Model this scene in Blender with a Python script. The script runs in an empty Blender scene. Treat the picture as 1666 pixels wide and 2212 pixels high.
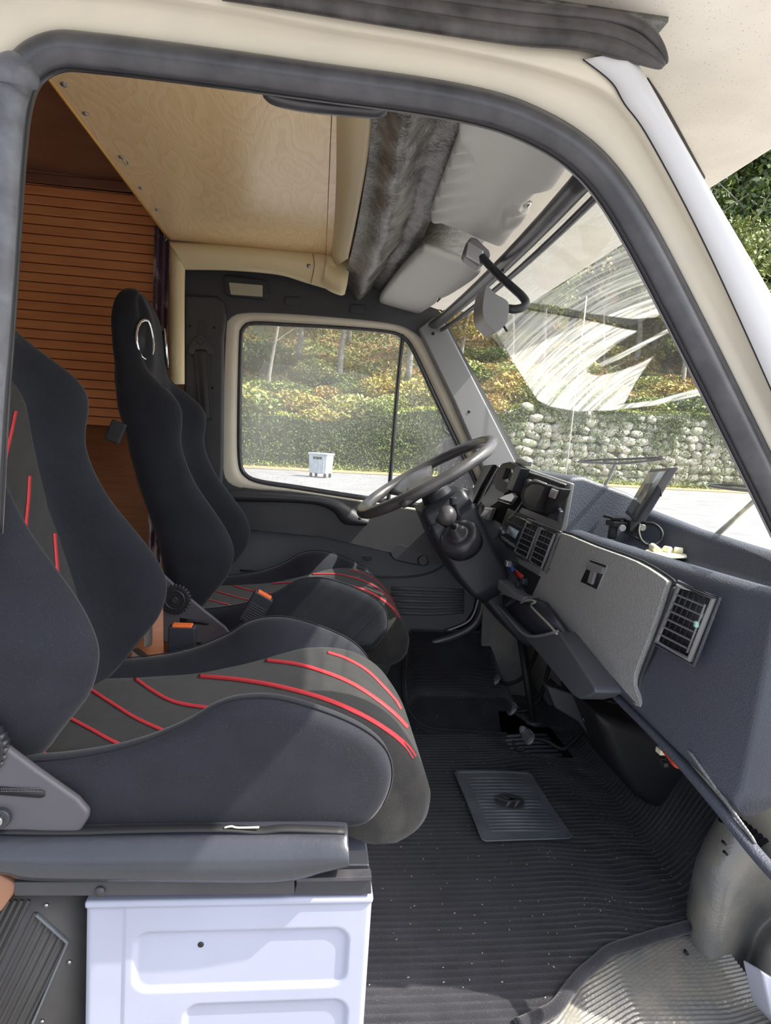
import bpy, bmesh, math, random
import numpy as np
from mathutils import Vector, Matrix
from mathutils.bvhtree import BVHTree
random.seed(7); rng=np.random.default_rng(7)
# ------------------------------------------------------------------ camera
W,H,F=1666,2212,1350.0
CAM=np.array([0.0,-0.95,1.65])
def _basis():
    c=lambda x,y:np.array([x-W/2,-(y-H/2),-F])
    y=c(688,948); y=y/np.linalg.norm(y)
    h=c(3688,948+3000*0.065)
    z=np.cross(h,y); z=z/np.linalg.norm(z)
    if z[1]<0: z=-z
    x=np.cross(y,z)
    return np.array([x,y,z])
R=_basis()
scene=bpy.context.scene
cam_d=bpy.data.cameras.new('camera'); cam=bpy.data.objects.new('camera',cam_d); scene.collection.objects.link(cam)
m4=Matrix([list(R[i])+[CAM[i]] for i in range(3)]+[[0,0,0,1]])
cam.matrix_world=m4
cam_d.sensor_fit='HORIZONTAL'; cam_d.sensor_width=36; cam_d.lens=F/W*36; cam_d.clip_start=0.02; cam_d.clip_end=500
scene.camera=cam
# ------------------------------------------------------------------ light
scene.view_settings.view_transform='Standard'; scene.view_settings.look='None'
scene.view_settings.gamma=1; scene.view_settings.use_curve_mapping=False
scene.view_settings.exposure=-0.05
SUN=Vector((0.60,-0.16,0.77)).normalized()
w=bpy.data.worlds.new('sky'); scene.world=w; w.use_nodes=True
nt=w.node_tree; bg=nt.nodes['Background']
sky=nt.nodes.new('ShaderNodeTexSky'); sky.sky_type='NISHITA'; sky.sun_disc=False
sky.sun_elevation=math.asin(SUN.z); sky.sun_rotation=math.atan2(SUN.x,SUN.y)
sky.air_density=1.0; sky.dust_density=4.0; sky.ozone_density=1.0
hsv=nt.nodes.new('ShaderNodeHueSaturation'); hsv.inputs['Saturation'].default_value=0.55
nt.links.new(sky.outputs[0],hsv.inputs['Color']); nt.links.new(hsv.outputs[0],bg.inputs[0]); bg.inputs[1].default_value=0.50
sd=bpy.data.lights.new('sun','SUN'); sd.energy=9.0; sd.angle=0.009; sd.color=(1,0.94,0.84)
so=bpy.data.objects.new('sun',sd); scene.collection.objects.link(so)
so.rotation_euler=SUN.to_track_quat('Z','Y').to_euler()
# ------------------------------------------------------------------ pixel helpers (pixel + a real plane -> point)
def ray(px,py): return R@np.array([px-W/2,-(py-H/2),-F])
def PY(px,py,Y): d=ray(px,py); t=(Y-CAM[1])/d[1]; return Vector(CAM+d*t)
def PX(px,py,X): d=ray(px,py); t=(X-CAM[0])/d[0]; return Vector(CAM+d*t)
def PZ(px,py,Z): d=ray(px,py); t=(Z-CAM[2])/d[2]; return Vector(CAM+d*t)
def PL(px,py,p0,n):
    d=Vector(ray(px,py)); c=Vector(CAM); t=(Vector(p0)-c).dot(n)/d.dot(n); return c+d*t
def pr(P):
    c=(np.asarray(P)-CAM)@R; return W/2+F*c[...,0]/-c[...,2], H/2-F*c[...,1]/-c[...,2]
# ------------------------------------------------------------------ materials
def ramp2(nt,fac,a,b,p0=0.0,p1=1.0):
    r=nt.nodes.new('ShaderNodeValToRGB'); r.color_ramp.elements[0].color=(*a,1); r.color_ramp.elements[1].color=(*b,1)
    r.color_ramp.elements[0].position=p0; r.color_ramp.elements[1].position=p1
    nt.links.new(fac,r.inputs[0]); return r.outputs[0]
MATS={}
def mat(name,col,rough=0.5,col2=None,cs=20,bump=0,bs=200,btype='noise',metal=0,spec=0.5,stretch=None,sheen=0,p0=.35,p1=.7,trans=0,coat=0,bdist=.001,speck=None,specks=400):
    m=bpy.data.materials.new(name); m.use_nodes=True; nt=m.node_tree; b=nt.nodes['Principled BSDF']
    b.inputs['Base Color'].default_value=(*col,1); b.inputs['Roughness'].default_value=rough; b.inputs['Metallic'].default_value=metal
    b.inputs['Specular IOR Level'].default_value=spec; b.inputs['Transmission Weight'].default_value=trans
    b.inputs['Coat Weight'].default_value=coat
    if sheen: b.inputs['Sheen Weight'].default_value=sheen; b.inputs['Sheen Roughness'].default_value=.4
    tc=nt.nodes.new('ShaderNodeTexCoord'); co=tc.outputs['Object']
    if stretch:
        mp=nt.nodes.new('ShaderNodeMapping'); mp.inputs['Scale'].default_value=stretch; nt.links.new(co,mp.inputs[0]); co2=mp.outputs[0]
    else: co2=co
    out=None
    if col2 is not None:
        n=nt.nodes.new('ShaderNodeTexNoise'); n.inputs['Scale'].default_value=cs; n.inputs['Detail'].default_value=6; nt.links.new(co2,n.inputs['Vector'])
        out=ramp2(nt,n.outputs[0],col,col2,p0,p1)
    if speck is not None:
        n=nt.nodes.new('ShaderNodeTexNoise'); n.inputs['Scale'].default_value=specks; n.inputs['Detail'].default_value=1; nt.links.new(co,n.inputs['Vector'])
        f=ramp2(nt,n.outputs[0],(0,0,0),(1,1,1),.68,.74)
        mx=nt.nodes.new('ShaderNodeMix'); mx.data_type='RGBA'; nt.links.new(f,mx.inputs[0])
        if out: nt.links.new(out,mx.inputs[6])
        else: mx.inputs[6].default_value=(*col,1)
        mx.inputs[7].default_value=(*speck,1); out=mx.outputs[2]
    if out: nt.links.new(out,b.inputs['Base Color'])
    if bump:
        if btype=='noise':
            n=nt.nodes.new('ShaderNodeTexNoise'); n.inputs['Detail'].default_value=3; n.inputs['Scale'].default_value=bs; nt.links.new(co2,n.inputs['Vector']); h=n.outputs[0]
        else:
            n=nt.nodes.new('ShaderNodeTexVoronoi'); n.inputs['Scale'].default_value=bs; nt.links.new(co2,n.inputs['Vector']); h=n.outputs['Distance']
        bp=nt.nodes.new('ShaderNodeBump'); bp.inputs['Strength'].default_value=bump; bp.inputs['Distance'].default_value=bdist
        nt.links.new(h,bp.inputs['Height']); nt.links.new(bp.outputs[0],b.inputs['Normal'])
    MATS[name]=m; return m
cream=mat('cream_paint',(.74,.68,.55),.35,col2=(.66,.61,.52),cs=6,spec=.4,p0=.45,p1=.75)
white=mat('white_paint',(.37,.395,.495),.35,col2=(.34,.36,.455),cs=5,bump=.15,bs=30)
whitep=mat('pillar_paint',(.68,.68,.69),.25,spec=.5)
speck=mat('speckled_gelcoat',(.78,.74,.66),.5,col2=(.70,.66,.59),cs=10,speck=(.50,.46,.38),specks=260,bump=.4,bs=90)
rubber=mat('black_rubber',(.040,.040,.046),.30,col2=(.075,.073,.08),cs=25,bump=.2,bs=120,spec=.6)
rubberg=mat('grey_worn_rubber',(.09,.09,.10),.45,col2=(.16,.17,.19),cs=30,bump=.3,bs=60)
lip=mat('seal_lip',(.35,.34,.36),.3)
gutterm=mat('gutter_black',(.035,.033,.035),.4,col2=(.10,.09,.09),cs=25,bump=.4,bs=90)
oak=None
def wood(name,a,b,scale=(1,1,1),rough=.35,sc=3.0):
    m=bpy.data.materials.new(name); m.use_nodes=True; nt=m.node_tree; p=nt.nodes['Principled BSDF']
    tc=nt.nodes.new('ShaderNodeTexCoord'); mp=nt.nodes.new('ShaderNodeMapping'); mp.inputs['Scale'].default_value=scale
    nt.links.new(tc.outputs['Object'],mp.inputs[0])
    n=nt.nodes.new('ShaderNodeTexNoise'); n.inputs['Scale'].default_value=2.2; n.inputs['Detail'].default_value=2; nt.links.new(mp.outputs[0],n.inputs[0])
    mu=nt.nodes.new('ShaderNodeMath'); mu.operation='MULTIPLY'; mu.inputs[1].default_value=16*sc/3; nt.links.new(n.outputs[0],mu.inputs[0])
    fr=nt.nodes.new('ShaderNodeMath'); fr.operation='FRACT'; nt.links.new(mu.outputs[0],fr.inputs[0])
    n2=nt.nodes.new('ShaderNodeTexNoise'); n2.inputs['Scale'].default_value=60; n2.inputs['Detail'].default_value=4
    mp2=nt.nodes.new('ShaderNodeMapping'); mp2.inputs['Scale'].default_value=(scale[0]*2,scale[1]*.3,scale[2]*2) if scale[1]<=scale[0] else (scale[0]*.3,scale[1]*2,scale[2]*2)
    nt.links.new(tc.outputs['Object'],mp2.inputs[0]); nt.links.new(mp2.outputs[0],n2.inputs[0])
    av=nt.nodes.new('ShaderNodeMath'); av.operation='MULTIPLY_ADD'; av.inputs[1].default_value=.35; nt.links.new(fr.outputs[0],av.inputs[0]); nt.links.new(n2.outputs[0],av.inputs[2])
    o=ramp2(nt,av.outputs[0],b,a,.35,.8); nt.links.new(o,p.inputs['Base Color']); p.inputs['Roughness'].default_value=rough
    bp=nt.nodes.new('ShaderNodeBump'); bp.inputs['Strength'].default_value=.25; bp.inputs['Distance'].default_value=.001; nt.links.new(av.outputs[0],bp.inputs['Height']); nt.links.new(bp.outputs[0],p.inputs['Normal'])
    return m
oak=wood('oak_ply',(.93,.70,.40),(.84,.58,.30),(3.2,1.0,1),.20)
edgew=mat('orange_edging',(.80,.45,.12),.4)
brownw=mat('brown_laminate',(.42,.17,.075),.5,col2=(.33,.13,.06),cs=8,stretch=(1,1,8))
slatm=mat('slat_brown',(.95,.40,.15),.45,col2=(.82,.32,.12),cs=6,stretch=(1,1,5))
darkbrown=mat('dark_brown',(.34,.17,.10),.5,col2=(.26,.12,.07),cs=8)
beige=mat('beige_vinyl',(.72,.60,.36),.45,bump=.35,bs=420,btype='voronoi')
blackpl=mat('black_abs',(.040,.041,.045),.5,bump=.3,bs=260,col2=(.05,.05,.056),cs=12)
headl=mat('black_headliner',(.06,.057,.052),.33,col2=(.24,.23,.21),cs=28,bump=.9,bs=130,bdist=.003,spec=.8)
visorm=mat('grey_visor_vinyl',(.62,.62,.59),.5,bump=.45,bs=380,btype='voronoi')
fab=mat('black_knit',(.008,.009,.015),.9,col2=(.012,.014,.022),cs=14,sheen=.15,bump=.2,bs=900,speck=(.05,.05,.055),specks=700)
ins=mat('charcoal_mesh',(.018,.0175,.0175),.92,col2=(.028,.027,.025),cs=30,sheen=.15,bump=.4,bs=1100,btype='voronoi',speck=(.10,.098,.088),specks=900)
red=mat('red_stripe',(.60,.045,.055),.7)
hinge=mat('grey_hinge_plastic',(.075,.072,.084),.5,bump=.25,bs=500,col2=(.085,.082,.094),cs=10)
dashm=mat('dash_grey',(.070,.078,.100),.42,bump=.6,bs=330,btype='voronoi',spec=.55,bdist=.0012)
dashg=mat('glovebox_grey',(.33,.335,.325),.38,bump=.8,bs=230,btype='voronoi',spec=.6,bdist=.0015)
dashd=mat('dash_dark',(.030,.032,.040),.4,bump=.2,bs=300)
trimg=mat('bezel_grey',(.22,.22,.225),.35)
slot=mat('slot_black',(.012,.012,.014),.6)
chrome=mat('chrome',(.75,.75,.76),.15,metal=1)
steel=mat('dull_steel',(.45,.45,.46),.35,metal=1)
doorv=mat('door_vinyl',(.10,.104,.115),.5,bump=.5,bs=300,btype='voronoi')
carpet=mat('black_carpet',(.010,.010,.014),.95,col2=(.024,.024,.031),cs=10,sheen=.3,bump=.8,bs=420,bdist=.002,speck=(.09,.09,.09),specks=420)
matr=mat('mat_rubber',(.10,.112,.125),.45,col2=(.15,.165,.18),cs=12)
stepm=mat('step_vinyl',(.18,.18,.17),.24,col2=(.26,.24,.20),cs=14,bump=.5,bs=160,btype='voronoi',spec=.7)
wheelm=mat('wheel_urethane',(.075,.072,.075),.27,col2=(.10,.097,.10),cs=15,spec=.7)
orange=mat('orange_button',(.85,.17,.04),.5)
cream2=mat('ivory_plastic',(.75,.72,.52),.4)
screenm=mat('screen_glass',(.06,.07,.075),.08,spec=.8,col2=(.16,.17,.17),cs=9)
blue=mat('blue_print',(.03,.12,.45),.4); redp=mat('red_print',(.6,.05,.04),.4)
wirered=mat('red_wire',(.75,.08,.04),.4)
curtain=mat('patterned_curtain',(.22,.15,.19),.8,col2=(.75,.66,.66),cs=14,p0=.45,p1=.6)
ribpl=mat('dark_ribbed',(.038,.036,.036),.5,col2=(.05,.048,.046),cs=18)
amber=mat('lamp_lens',(.42,.39,.30),.2,bump=.4,bs=150)
lcd=mat('lcd_face',(.45,.55,.62),.3)
silver=mat('silver_plastic',(.5,.5,.52),.25,metal=.6)
greym=mat('firewall_grey',(.17,.168,.16),.6,col2=(.27,.255,.23),cs=10)
asphalt=mat('asphalt',(.20,.20,.21),.9,col2=(.27,.265,.26),cs=1.2,bump=.3,bs=60)
gravel=mat('leaf_litter',(.42,.25,.14),.95,col2=(.30,.26,.14),cs=3,bump=.5,bs=30,bdist=.02)
stonem=[mat('stone_%d'%i,c,.9,col2=c2,cs=7,bump=.9,bs=6,bdist=.05) for i,(c,c2) in enumerate([((.52,.50,.45),(.22,.23,.14)),((.42,.41,.38),(.20,.24,.08)),((.60,.57,.50),(.30,.29,.20))])]
mortar=mat('wall_core_earth',(.10,.10,.06),.95,col2=(.20,.22,.09),cs=3)  # dark earth with green mottling behind the stones
hillm=mat('hill_litter',(.10,.13,.03),.95,col2=(.36,.19,.08),cs=.35,bump=.8,bs=3,bdist=.1,p0=.42,p1=.62)
barkm=mat('bark',(.20,.18,.155),.9,col2=(.34,.32,.28),cs=5,bump=.8,bs=12,bdist=.03)
def leafmat(n,c,c2):
    m=mat(n,c,.7,col2=c2,cs=1.3,p0=.4,p1=.62); b=m.node_tree.nodes['Principled BSDF']
    return m
leafs=[leafmat('leaf_green',(.20,.27,.06),(.09,.14,.03)),leafmat('leaf_yellow',(.48,.44,.11),(.25,.28,.06)),leafmat('leaf_dark',(.06,.09,.04),(.12,.16,.06)),leafmat('leaf_orange',(.42,.23,.09),(.30,.24,.08)),leafmat('leaf_olive',(.33,.36,.13),(.16,.19,.07))]
def glassmat(name,dust=0.06,spots=0,tint=(.93,.96,.95)):
    m=bpy.data.materials.new(name); m.use_nodes=True; nt=m.node_tree; nt.nodes.remove(nt.nodes['Principled BSDF']); o=nt.nodes['Material Output']
    t=nt.nodes.new('ShaderNodeBsdfTransparent'); t.inputs[0].default_value=(*tint,1)
    g=nt.nodes.new('ShaderNodeBsdfGlossy'); g.inputs['Roughness'].default_value=.02
    lw=nt.nodes.new('ShaderNodeLayerWeight'); lw.inputs[0].default_value=.5; pw_=nt.nodes.new('ShaderNodeMath'); pw_.operation='POWER'; pw_.inputs[1].default_value=5; nt.links.new(lw.outputs['Facing'],pw_.inputs[0]); fr=nt.nodes.new('ShaderNodeMath'); fr.operation='MULTIPLY_ADD'; fr.inputs[1].default_value=.7; fr.inputs[2].default_value=.05; nt.links.new(pw_.outputs[0],fr.inputs[0])
    mx=nt.nodes.new('ShaderNodeMixShader'); nt.links.new(fr.outputs[0],mx.inputs[0]); nt.links.new(t.outputs[0],mx.inputs[1]); nt.links.new(g.outputs[0],mx.inputs[2])
    d=nt.nodes.new('ShaderNodeBsdfDiffuse'); d.inputs[0].default_value=(.95,.93,.9,1); tl=nt.nodes.new('ShaderNodeBsdfTranslucent'); tl.inputs[0].default_value=(.95,.93,.9,1)
    dm=nt.nodes.new('ShaderNodeMixShader'); nt.links.new(d.outputs[0],dm.inputs[1]); nt.links.new(tl.outputs[0],dm.inputs[2])
    m2=nt.nodes.new('ShaderNodeMixShader'); nt.links.new(mx.outputs[0],m2.inputs[1]); nt.links.new(dm.outputs[0],m2.inputs[2]); nt.links.new(m2.outputs[0],o.inputs[0])
    tc=nt.nodes.new('ShaderNodeTexCoord')
    if spots:
        vo=nt.nodes.new('ShaderNodeTexVoronoi'); vo.inputs['Scale'].default_value=105; nt.links.new(tc.outputs['Object'],vo.inputs[0])
        nn=nt.nodes.new('ShaderNodeTexNoise'); nn.inputs['Scale'].default_value=60; nt.links.new(tc.outputs['Object'],nn.inputs[0])
        th=nt.nodes.new('ShaderNodeMath'); th.operation='MULTIPLY_ADD'; th.inputs[1].default_value=.55; th.inputs[2].default_value=-.13; nt.links.new(nn.outputs[0],th.inputs[0])
        lt=nt.nodes.new('ShaderNodeMath'); lt.operation='LESS_THAN'; nt.links.new(vo.outputs['Distance'],lt.inputs[0]); nt.links.new(th.outputs[0],lt.inputs[1])
        # haze, stronger in clouds
        n3=nt.nodes.new('ShaderNodeTexNoise'); n3.inputs['Scale'].default_value=2.5; nt.links.new(tc.outputs['Object'],n3.inputs[0])
        mm=nt.nodes.new('ShaderNodeMapRange'); mm.inputs[1].default_value=.35; mm.inputs[2].default_value=.7; mm.inputs[3].default_value=dust*.4; mm.inputs[4].default_value=dust*1.8; nt.links.new(n3.outputs[0],mm.inputs[0])
        s=nt.nodes.new('ShaderNodeMath'); s.operation='MULTIPLY_ADD'; s.inputs[1].default_value=spots; nt.links.new(lt.outputs[0],s.inputs[0]); nt.links.new(mm.outputs[0],s.inputs[2]); nt.links.new(s.outputs[0],m2.inputs[0])
    else: m2.inputs[0].default_value=dust
    return m
sideglass=glassmat('spotted_side_glass',.20,.55)
clearglass=glassmat('clear_glass',.02)
# ------------------------------------------------------------------ object helpers
COL=scene.collection
def link(o,parent=None):
    COL.objects.link(o)
    if parent is not None: o.parent=parent
    return o
def tag(o,label,cat,group=None):
    if label: o['label']=label
    if cat: o['category']=cat
    if group: o['group']=group
    return o
def struct(o,label=None):
    o['kind']='structure'
    if label: o['label']=label
    return o
def empty(name,loc=(0,0,0)):
    o=bpy.data.objects.new(name,None); COL.objects.link(o); o.location=loc; o.empty_display_size=.05; return o
def obj(name,v,f,m,parent=None,smooth=True,sub=0,bevel=0,mi=None,solid=0,auto=None,bseg=2):
    me=bpy.data.meshes.new(name); me.from_pydata([tuple(x) for x in v],[],f)
    ms=m if isinstance(m,(list,tuple)) else [m]
    for x in ms: me.materials.append(x)
    if mi is not None:
        me.polygons.foreach_set('material_index',mi)
    if smooth: me.polygons.foreach_set('use_smooth',[True]*len(me.polygons))
    bm=bmesh.new(); bm.from_mesh(me); bmesh.ops.recalc_face_normals(bm,faces=bm.faces); bm.to_mesh(me); bm.free()
    o=bpy.data.objects.new(name,me); COL.objects.link(o)
    if parent is not None:
        o.parent=parent
        if parent.parent is None: o.matrix_parent_inverse=parent.matrix_basis.inverted()
    if solid:
        s=o.modifiers.new('solid','SOLIDIFY'); s.thickness=solid; s.offset=0
    if bevel:
        b=o.modifiers.new('bevel','BEVEL'); b.width=bevel; b.segments=bseg; b.limit_method='ANGLE'; b.angle_limit=.6; b.harden_normals=False
        if smooth: 
            wn=o.modifiers.new('wn','WEIGHTED_NORMAL'); wn.keep_sharp=True
    if sub:
        s=o.modifiers.new('sub','SUBSURF'); s.levels=sub; s.render_levels=sub
    return o
def loft(rings,closed=True,caps=True):
    v=[];f=[];n=len(rings[0])
    for r in rings: v+= [Vector(p) for p in r]
    for i in range(len(rings)-1):
        for j in range(n if closed else n-1):
            k=(j+1)%n; f.append((i*n+j,i*n+k,(i+1)*n+k,(i+1)*n+j))
    if caps and closed: f.append(tuple(range(n))[::-1]); f.append(tuple((len(rings)-1)*n+j for j in range(n)))
    return v,f
def catm(pts,n,closed=False):
    P=[Vector(p) for p in pts]; m=len(P); out=[]; segs=m if closed else m-1
    for i in range(segs):
        if closed: a,b,c,d=P[(i-1)%m],P[i],P[(i+1)%m],P[(i+2)%m]
        else: a,b,c,d=P[max(i-1,0)],P[i],P[i+1],P[min(i+2,m-1)]
        for k in range(n):
            t=k/n; out.append(.5*((2*b)+(c-a)*t+(2*a-5*b+4*c-d)*t*t+(3*b-a-3*c+d)*t**3))
    if not closed: out.append(P[-1])
    return out
def tube_geo(path,rad,seg=12,closed=False,flat=None):
    P=[Vector(p) for p in path]; n=len(P); rings=[]; up=None
    for i,p in enumerate(P):
        if closed: t=P[(i+1)%n]-P[i-1]
        else: t=P[min(i+1,n-1)]-P[max(i-1,0)]
        t.normalize()
        if up is None:
            up=Vector((0,0,1)) if abs(t.z)<.9 else Vector((1,0,0))
            if flat is not None: up=Vector(flat)
        a=(up-t*up.dot(t)).normalized(); b=t.cross(a)
        if flat is None: up=a
        r=rad[i] if isinstance(rad,(list,tuple)) and len(rad)==n else rad
        ra,rb=(r if isinstance(r,tuple) else (r,r))
        rings.append([p+a*ra*math.cos(2*math.pi*k/seg)+b*rb*math.sin(2*math.pi*k/seg) for k in range(seg)])
    if closed: rings.append(rings[0]); return loft(rings,True,False)
    return loft(rings,True,True)
def tube(name,path,rad,m,parent=None,seg=12,smoothn=0,closed=False,flat=None):
    if smoothn: path=catm(path,smoothn,closed)
    v,f=tube_geo(path,rad,seg,closed,flat); return obj(name,v,f,m,parent)
def merge(*geos):
    V=[];Fc=[]
    for v,f in geos:
        o=len(V); V+= list(v); Fc+=[tuple(i+o for i in q) for q in f]
    return V,Fc
def prism_geo(pts,off):
    n=len(pts); off=Vector(off); v=[Vector(p) for p in pts]+[Vector(p)+off for p in pts]
    f=[tuple(range(n)),tuple(range(2*n-1,n-1,-1))]+[(i,(i+1)%n,n+(i+1)%n,n+i) for i in range(n)]
    return v,f
def prism(name,pts,off,m,parent=None,bevel=.003,smooth=True,bseg=2,**k):
    v,f=prism_geo(pts,off); return obj(name,v,f,m,parent,smooth=smooth,bevel=bevel,bseg=bseg,**k)
def frame_(c,u,v_,n): return lambda a,b,d=0: Vector(c)+Vector(u)*a+Vector(v_)*b+Vector(n)*d
def boxg(c,s,rot=None):
    c=Vector(c); hx,hy,hz=s[0]/2,s[1]/2,s[2]/2
    v=[Vector((x,y,z)) for x in(-hx,hx) for y in(-hy,hy) for z in(-hz,hz)]
    if rot is not None: v=[rot@p for p in v]
    v=[p+c for p in v]
    return v,[(0,1,3,2),(4,6,7,5),(0,4,5,1),(2,3,7,6),(0,2,6,4),(1,5,7,3)]
def box(name,c,s,m,parent=None,bevel=.003,rot=None,**k):
    v,f=boxg(c,s,rot); return obj(name,v,f,m,parent,bevel=bevel,**k)
def cylg(c,ax,r,h,seg=24,r2=None):
    ax=Vector(ax).normalized(); c=Vector(c); a=ax.orthogonal().normalized(); b=ax.cross(a); r2=r if r2 is None else r2
    rings=[[c+ax*z+(a*math.cos(2*math.pi*k/seg)+b*math.sin(2*math.pi*k/seg))*rr for k in range(seg)] for z,rr in((0,r),(h,r2))]
    return loft(rings)
def cyl(name,c,ax,r,h,m,parent=None,seg=24,r2=None,bevel=.001): 
    v,f=cylg(c,ax,r,h,seg,r2); return obj(name,v,f,m,parent,bevel=bevel)
def ellg(c,r,nu=20,nv=12,rot=None):
    v=[];f=[]
    for i in range(nv+1):
        th=math.pi*i/nv
        for j in range(nu):
            ph=2*math.pi*j/nu; p=Vector((r[0]*math.sin(th)*math.cos(ph),r[1]*math.sin(th)*math.sin(ph),r[2]*math.cos(th)))
            if rot is not None: p=rot@p
            v.append(Vector(c)+p)
    for i in range(nv):
        for j in range(nu): f.append((i*nu+j,i*nu+(j+1)%nu,(i+1)*nu+(j+1)%nu,(i+1)*nu+j))
    return v,f
def ell(name,c,r,m,parent=None,rot=None,nu=20,nv=12):
    v,f=ellg(c,r,nu,nv,rot); return obj(name,v,f,m,parent)
def gridf(name,fn,nu,nv,m,parent=None,**k):
    v=[fn(i/nu,j/nv) for i in range(nu+1) for j in range(nv+1)]
    f=[(i*(nv+1)+j,(i+1)*(nv+1)+j,(i+1)*(nv+1)+j+1,i*(nv+1)+j+1) for i in range(nu) for j in range(nv)]
    return obj(name,v,f,m,parent,**k)
def loop_at(poly,c,ang):
    # polar hit of a star-shaped polygon
    best=None; d=(math.cos(ang),math.sin(ang)); n=len(poly)
    for i in range(n):
        ax,ay=poly[i][0]-c[0],poly[i][1]-c[1]; bx,by=poly[(i+1)%n][0]-c[0],poly[(i+1)%n][1]-c[1]
        ex,ey=bx-ax,by-ay; den=d[0]*ey-d[1]*ex
        if abs(den)<1e-9: continue
        t=(ax*ey-ay*ex)/den; s=(ax*d[1]-ay*d[0])/den
        if t>0 and -1e-6<=s<=1+1e-6 and (best is None or t>best): best=t
    return (c[0]+d[0]*best,c[1]+d[1]*best)
def rnd(poly,n=5):  # smooth pixel polygon
    return [(p.x,p.y) for p in catm([(x,y,0) for x,y in poly],n,True)]
def ring(name,polys,depths,c,m,parent=None,N=120,solid=0,**k):
    rings=[]
    for poly,Y in zip(polys,depths):
        rings.append([PY(*loop_at(poly,c,2*math.pi*i/N),Y) for i in range(N)])
    v,f=loft(rings,True,False); return obj(name,v,f,m,parent,solid=solid,**k)
def px3(poly,Y): return [PY(x,y,Y) for x,y in poly]
def copy_tree(o,parent=None):
    c=o.copy(); COL.objects.link(c); 
    if parent is not None: c.parent=parent; c.matrix_parent_inverse=o.matrix_parent_inverse.copy()
    for ch in [x for x in bpy.data.objects if x.parent==o]: copy_tree(ch,c)
    return c
def interp(tab,x):
    xs=[t[0] for t in tab]
    return [float(np.interp(x,xs,[t[k] for t in tab])) for k in range(1,len(tab[0]))]
# ================================================================== STRUCTURE
# ---- near body side with the door opening
seal_c=[(-35,1150),(-22,900),(-8,700),(5,500),(16,330),(30,215),(62,145),(125,112),(210,116),(330,130),(500,152),(700,180),(900,207),(1050,236),(1150,272),(1240,325),(1310,395),(1380,505),(1480,695),(1600,935),(1720,1180),(1850,1450)]
sc=[(p.x,p.y) for p in catm([(x,y,0) for x,y in seal_c],6)]
def offp(pl,d,tap=None):
    out=[];n=len(pl)
    for i,(x,y) in enumerate(pl):
        a=pl[max(i-1,0)];b=pl[min(i+1,n-1)];tx,ty=b[0]-a[0],b[1]-a[1];l=math.hypot(tx,ty)
        dd=d(i/(n-1)) if callable(d) else d
        out.append((x+ty/l*dd,y-tx/l*dd))
    return out
body=empty('wall_right',(0.3,0,2.0)); struct(body,'cream painted van side around the open door, nearest the camera')
seal=tube('door_seal',px3(sc,0.0),(.021,.024),rubber,body,seg=16,flat=(0,1,0)); seal['label']='thick black rubber door seal'
l2=tube('seal_lip',px3(offp(sc,-36),0.014),.0038,lip,body,seg=8); 
tube('seal_groove',px3(offp(sc,-31),-0.004),.004,slot,body,seg=8)
tube('seal_edge',px3(offp(sc,34),-0.006),.005,rubber,body,seg=8)
ell('corner_joint',PY(40,165,0)+Vector((0,-.006,0)),(.03,.022,.026),rubberg,body)
# worn grey rear seal leg
rear=[p for p in sc if p[0]<45 and p[1]>190]
tube('rear_seal_face',px3(offp(rear,2),-0.004),(.019,.022),rubberg,body,seg=16,flat=(0,1,0))
# cream panel: loft of successive lines from seal outwards
n=len(sc)
Lout=offp(sc,24)
def outer_line(t):   # pixel of outermost edge along same parameter
    tab=[(0,-260,1150),(.12,-260,700),(.24,-260,250),(.32,-150,-120),(.42,150,-150),(.5,420,-110),(.58,700,-10),(.66,1010,70),(.72,1250,118),(.76,1330,128),(.80,1392,168),(.84,1470,300),(.90,1625,560),(.95,1780,840),(1.0,1960,1150)]
    return interp(tab,t)
par=[]; acc=[0]
for i in range(1,n): acc.append(acc[-1]+math.hypot(sc[i][0]-sc[i-1][0],sc[i][1]-sc[i-1][1]))
acc=[a/acc[-1] for a in acc]
# use index-based lines: map by nearest normal of the seal
def band(k): # k in 0..1 across the panel
    out=[]
    for i in range(n):
        o=OUT[i]; a=Lout[i]; out.append((a[0]+(o[0]-a[0])*k,a[1]+(o[1]-a[1])*k))
    return out
outer_ctrl=[(-300,1150),(-290,900),(-280,700),(-270,500),(-260,330),(-240,120),(-180,-60),(-60,-130),(210,-110),(330,-95),(520,-60),(730,-10),(940,28),(1110,62),(1250,90),(1350,118),(1397,172),(1448,262),(1550,440),(1668,642),(1790,860),(1930,1120)]
OUT=[(p.x,p.y) for p in catm([(x,y,0) for x,y in outer_ctrl],6)]
rings=[px3(band(0),0.004),px3(band(.06),-.004),px3(band(.14),-.004),px3(band(.22),-.004)]
rows=[(0,.006),(.04,-.004),(.30,-.008),(.52,-.012),(.56,-.030),(.62,-.034),(.92,-.036),(1,-.03),(1.0,.03)]
v,f=loft([px3(band(k),Y) for k,Y in rows],False,False)
obj('door_frame_panel',v,f,cream,body)
# white A pillar cover strip with crease
pc=[(1262,128),(1322,176),(1352,225),(1400,292),(1500,478),(1600,690),(1720,960),(1860,1280)]
po=[(1362,110),(1392,160),(1418,205),(1450,262),(1552,440),(1670,642),(1800,875),(1960,1160)]
pm_=[((a[0]*.55+b[0]*.45),(a[1]*.55+b[1]*.45)) for a,b in zip(pc,po)]
g=lambda pl,Y:catm(px3(pl,Y),6)
v,f=loft([g(pc,-.030),g(pc,-.040),g(pm_,-.046),g([((a[0]*.2+b[0]*.8),(a[1]*.2+b[1]*.8)) for a,b in zip(pc,po)],-.052),g(po,-.045),g(po,.04)],False,False)
p_=obj('pillar_cover',v,f,whitep,body); p_['label']='white windscreen pillar cover'
tube('pillar_crease',px3([(x-2,y) for x,y in pc],-.038),.0012,slot,body,seg=6,smoothn=6)
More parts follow.
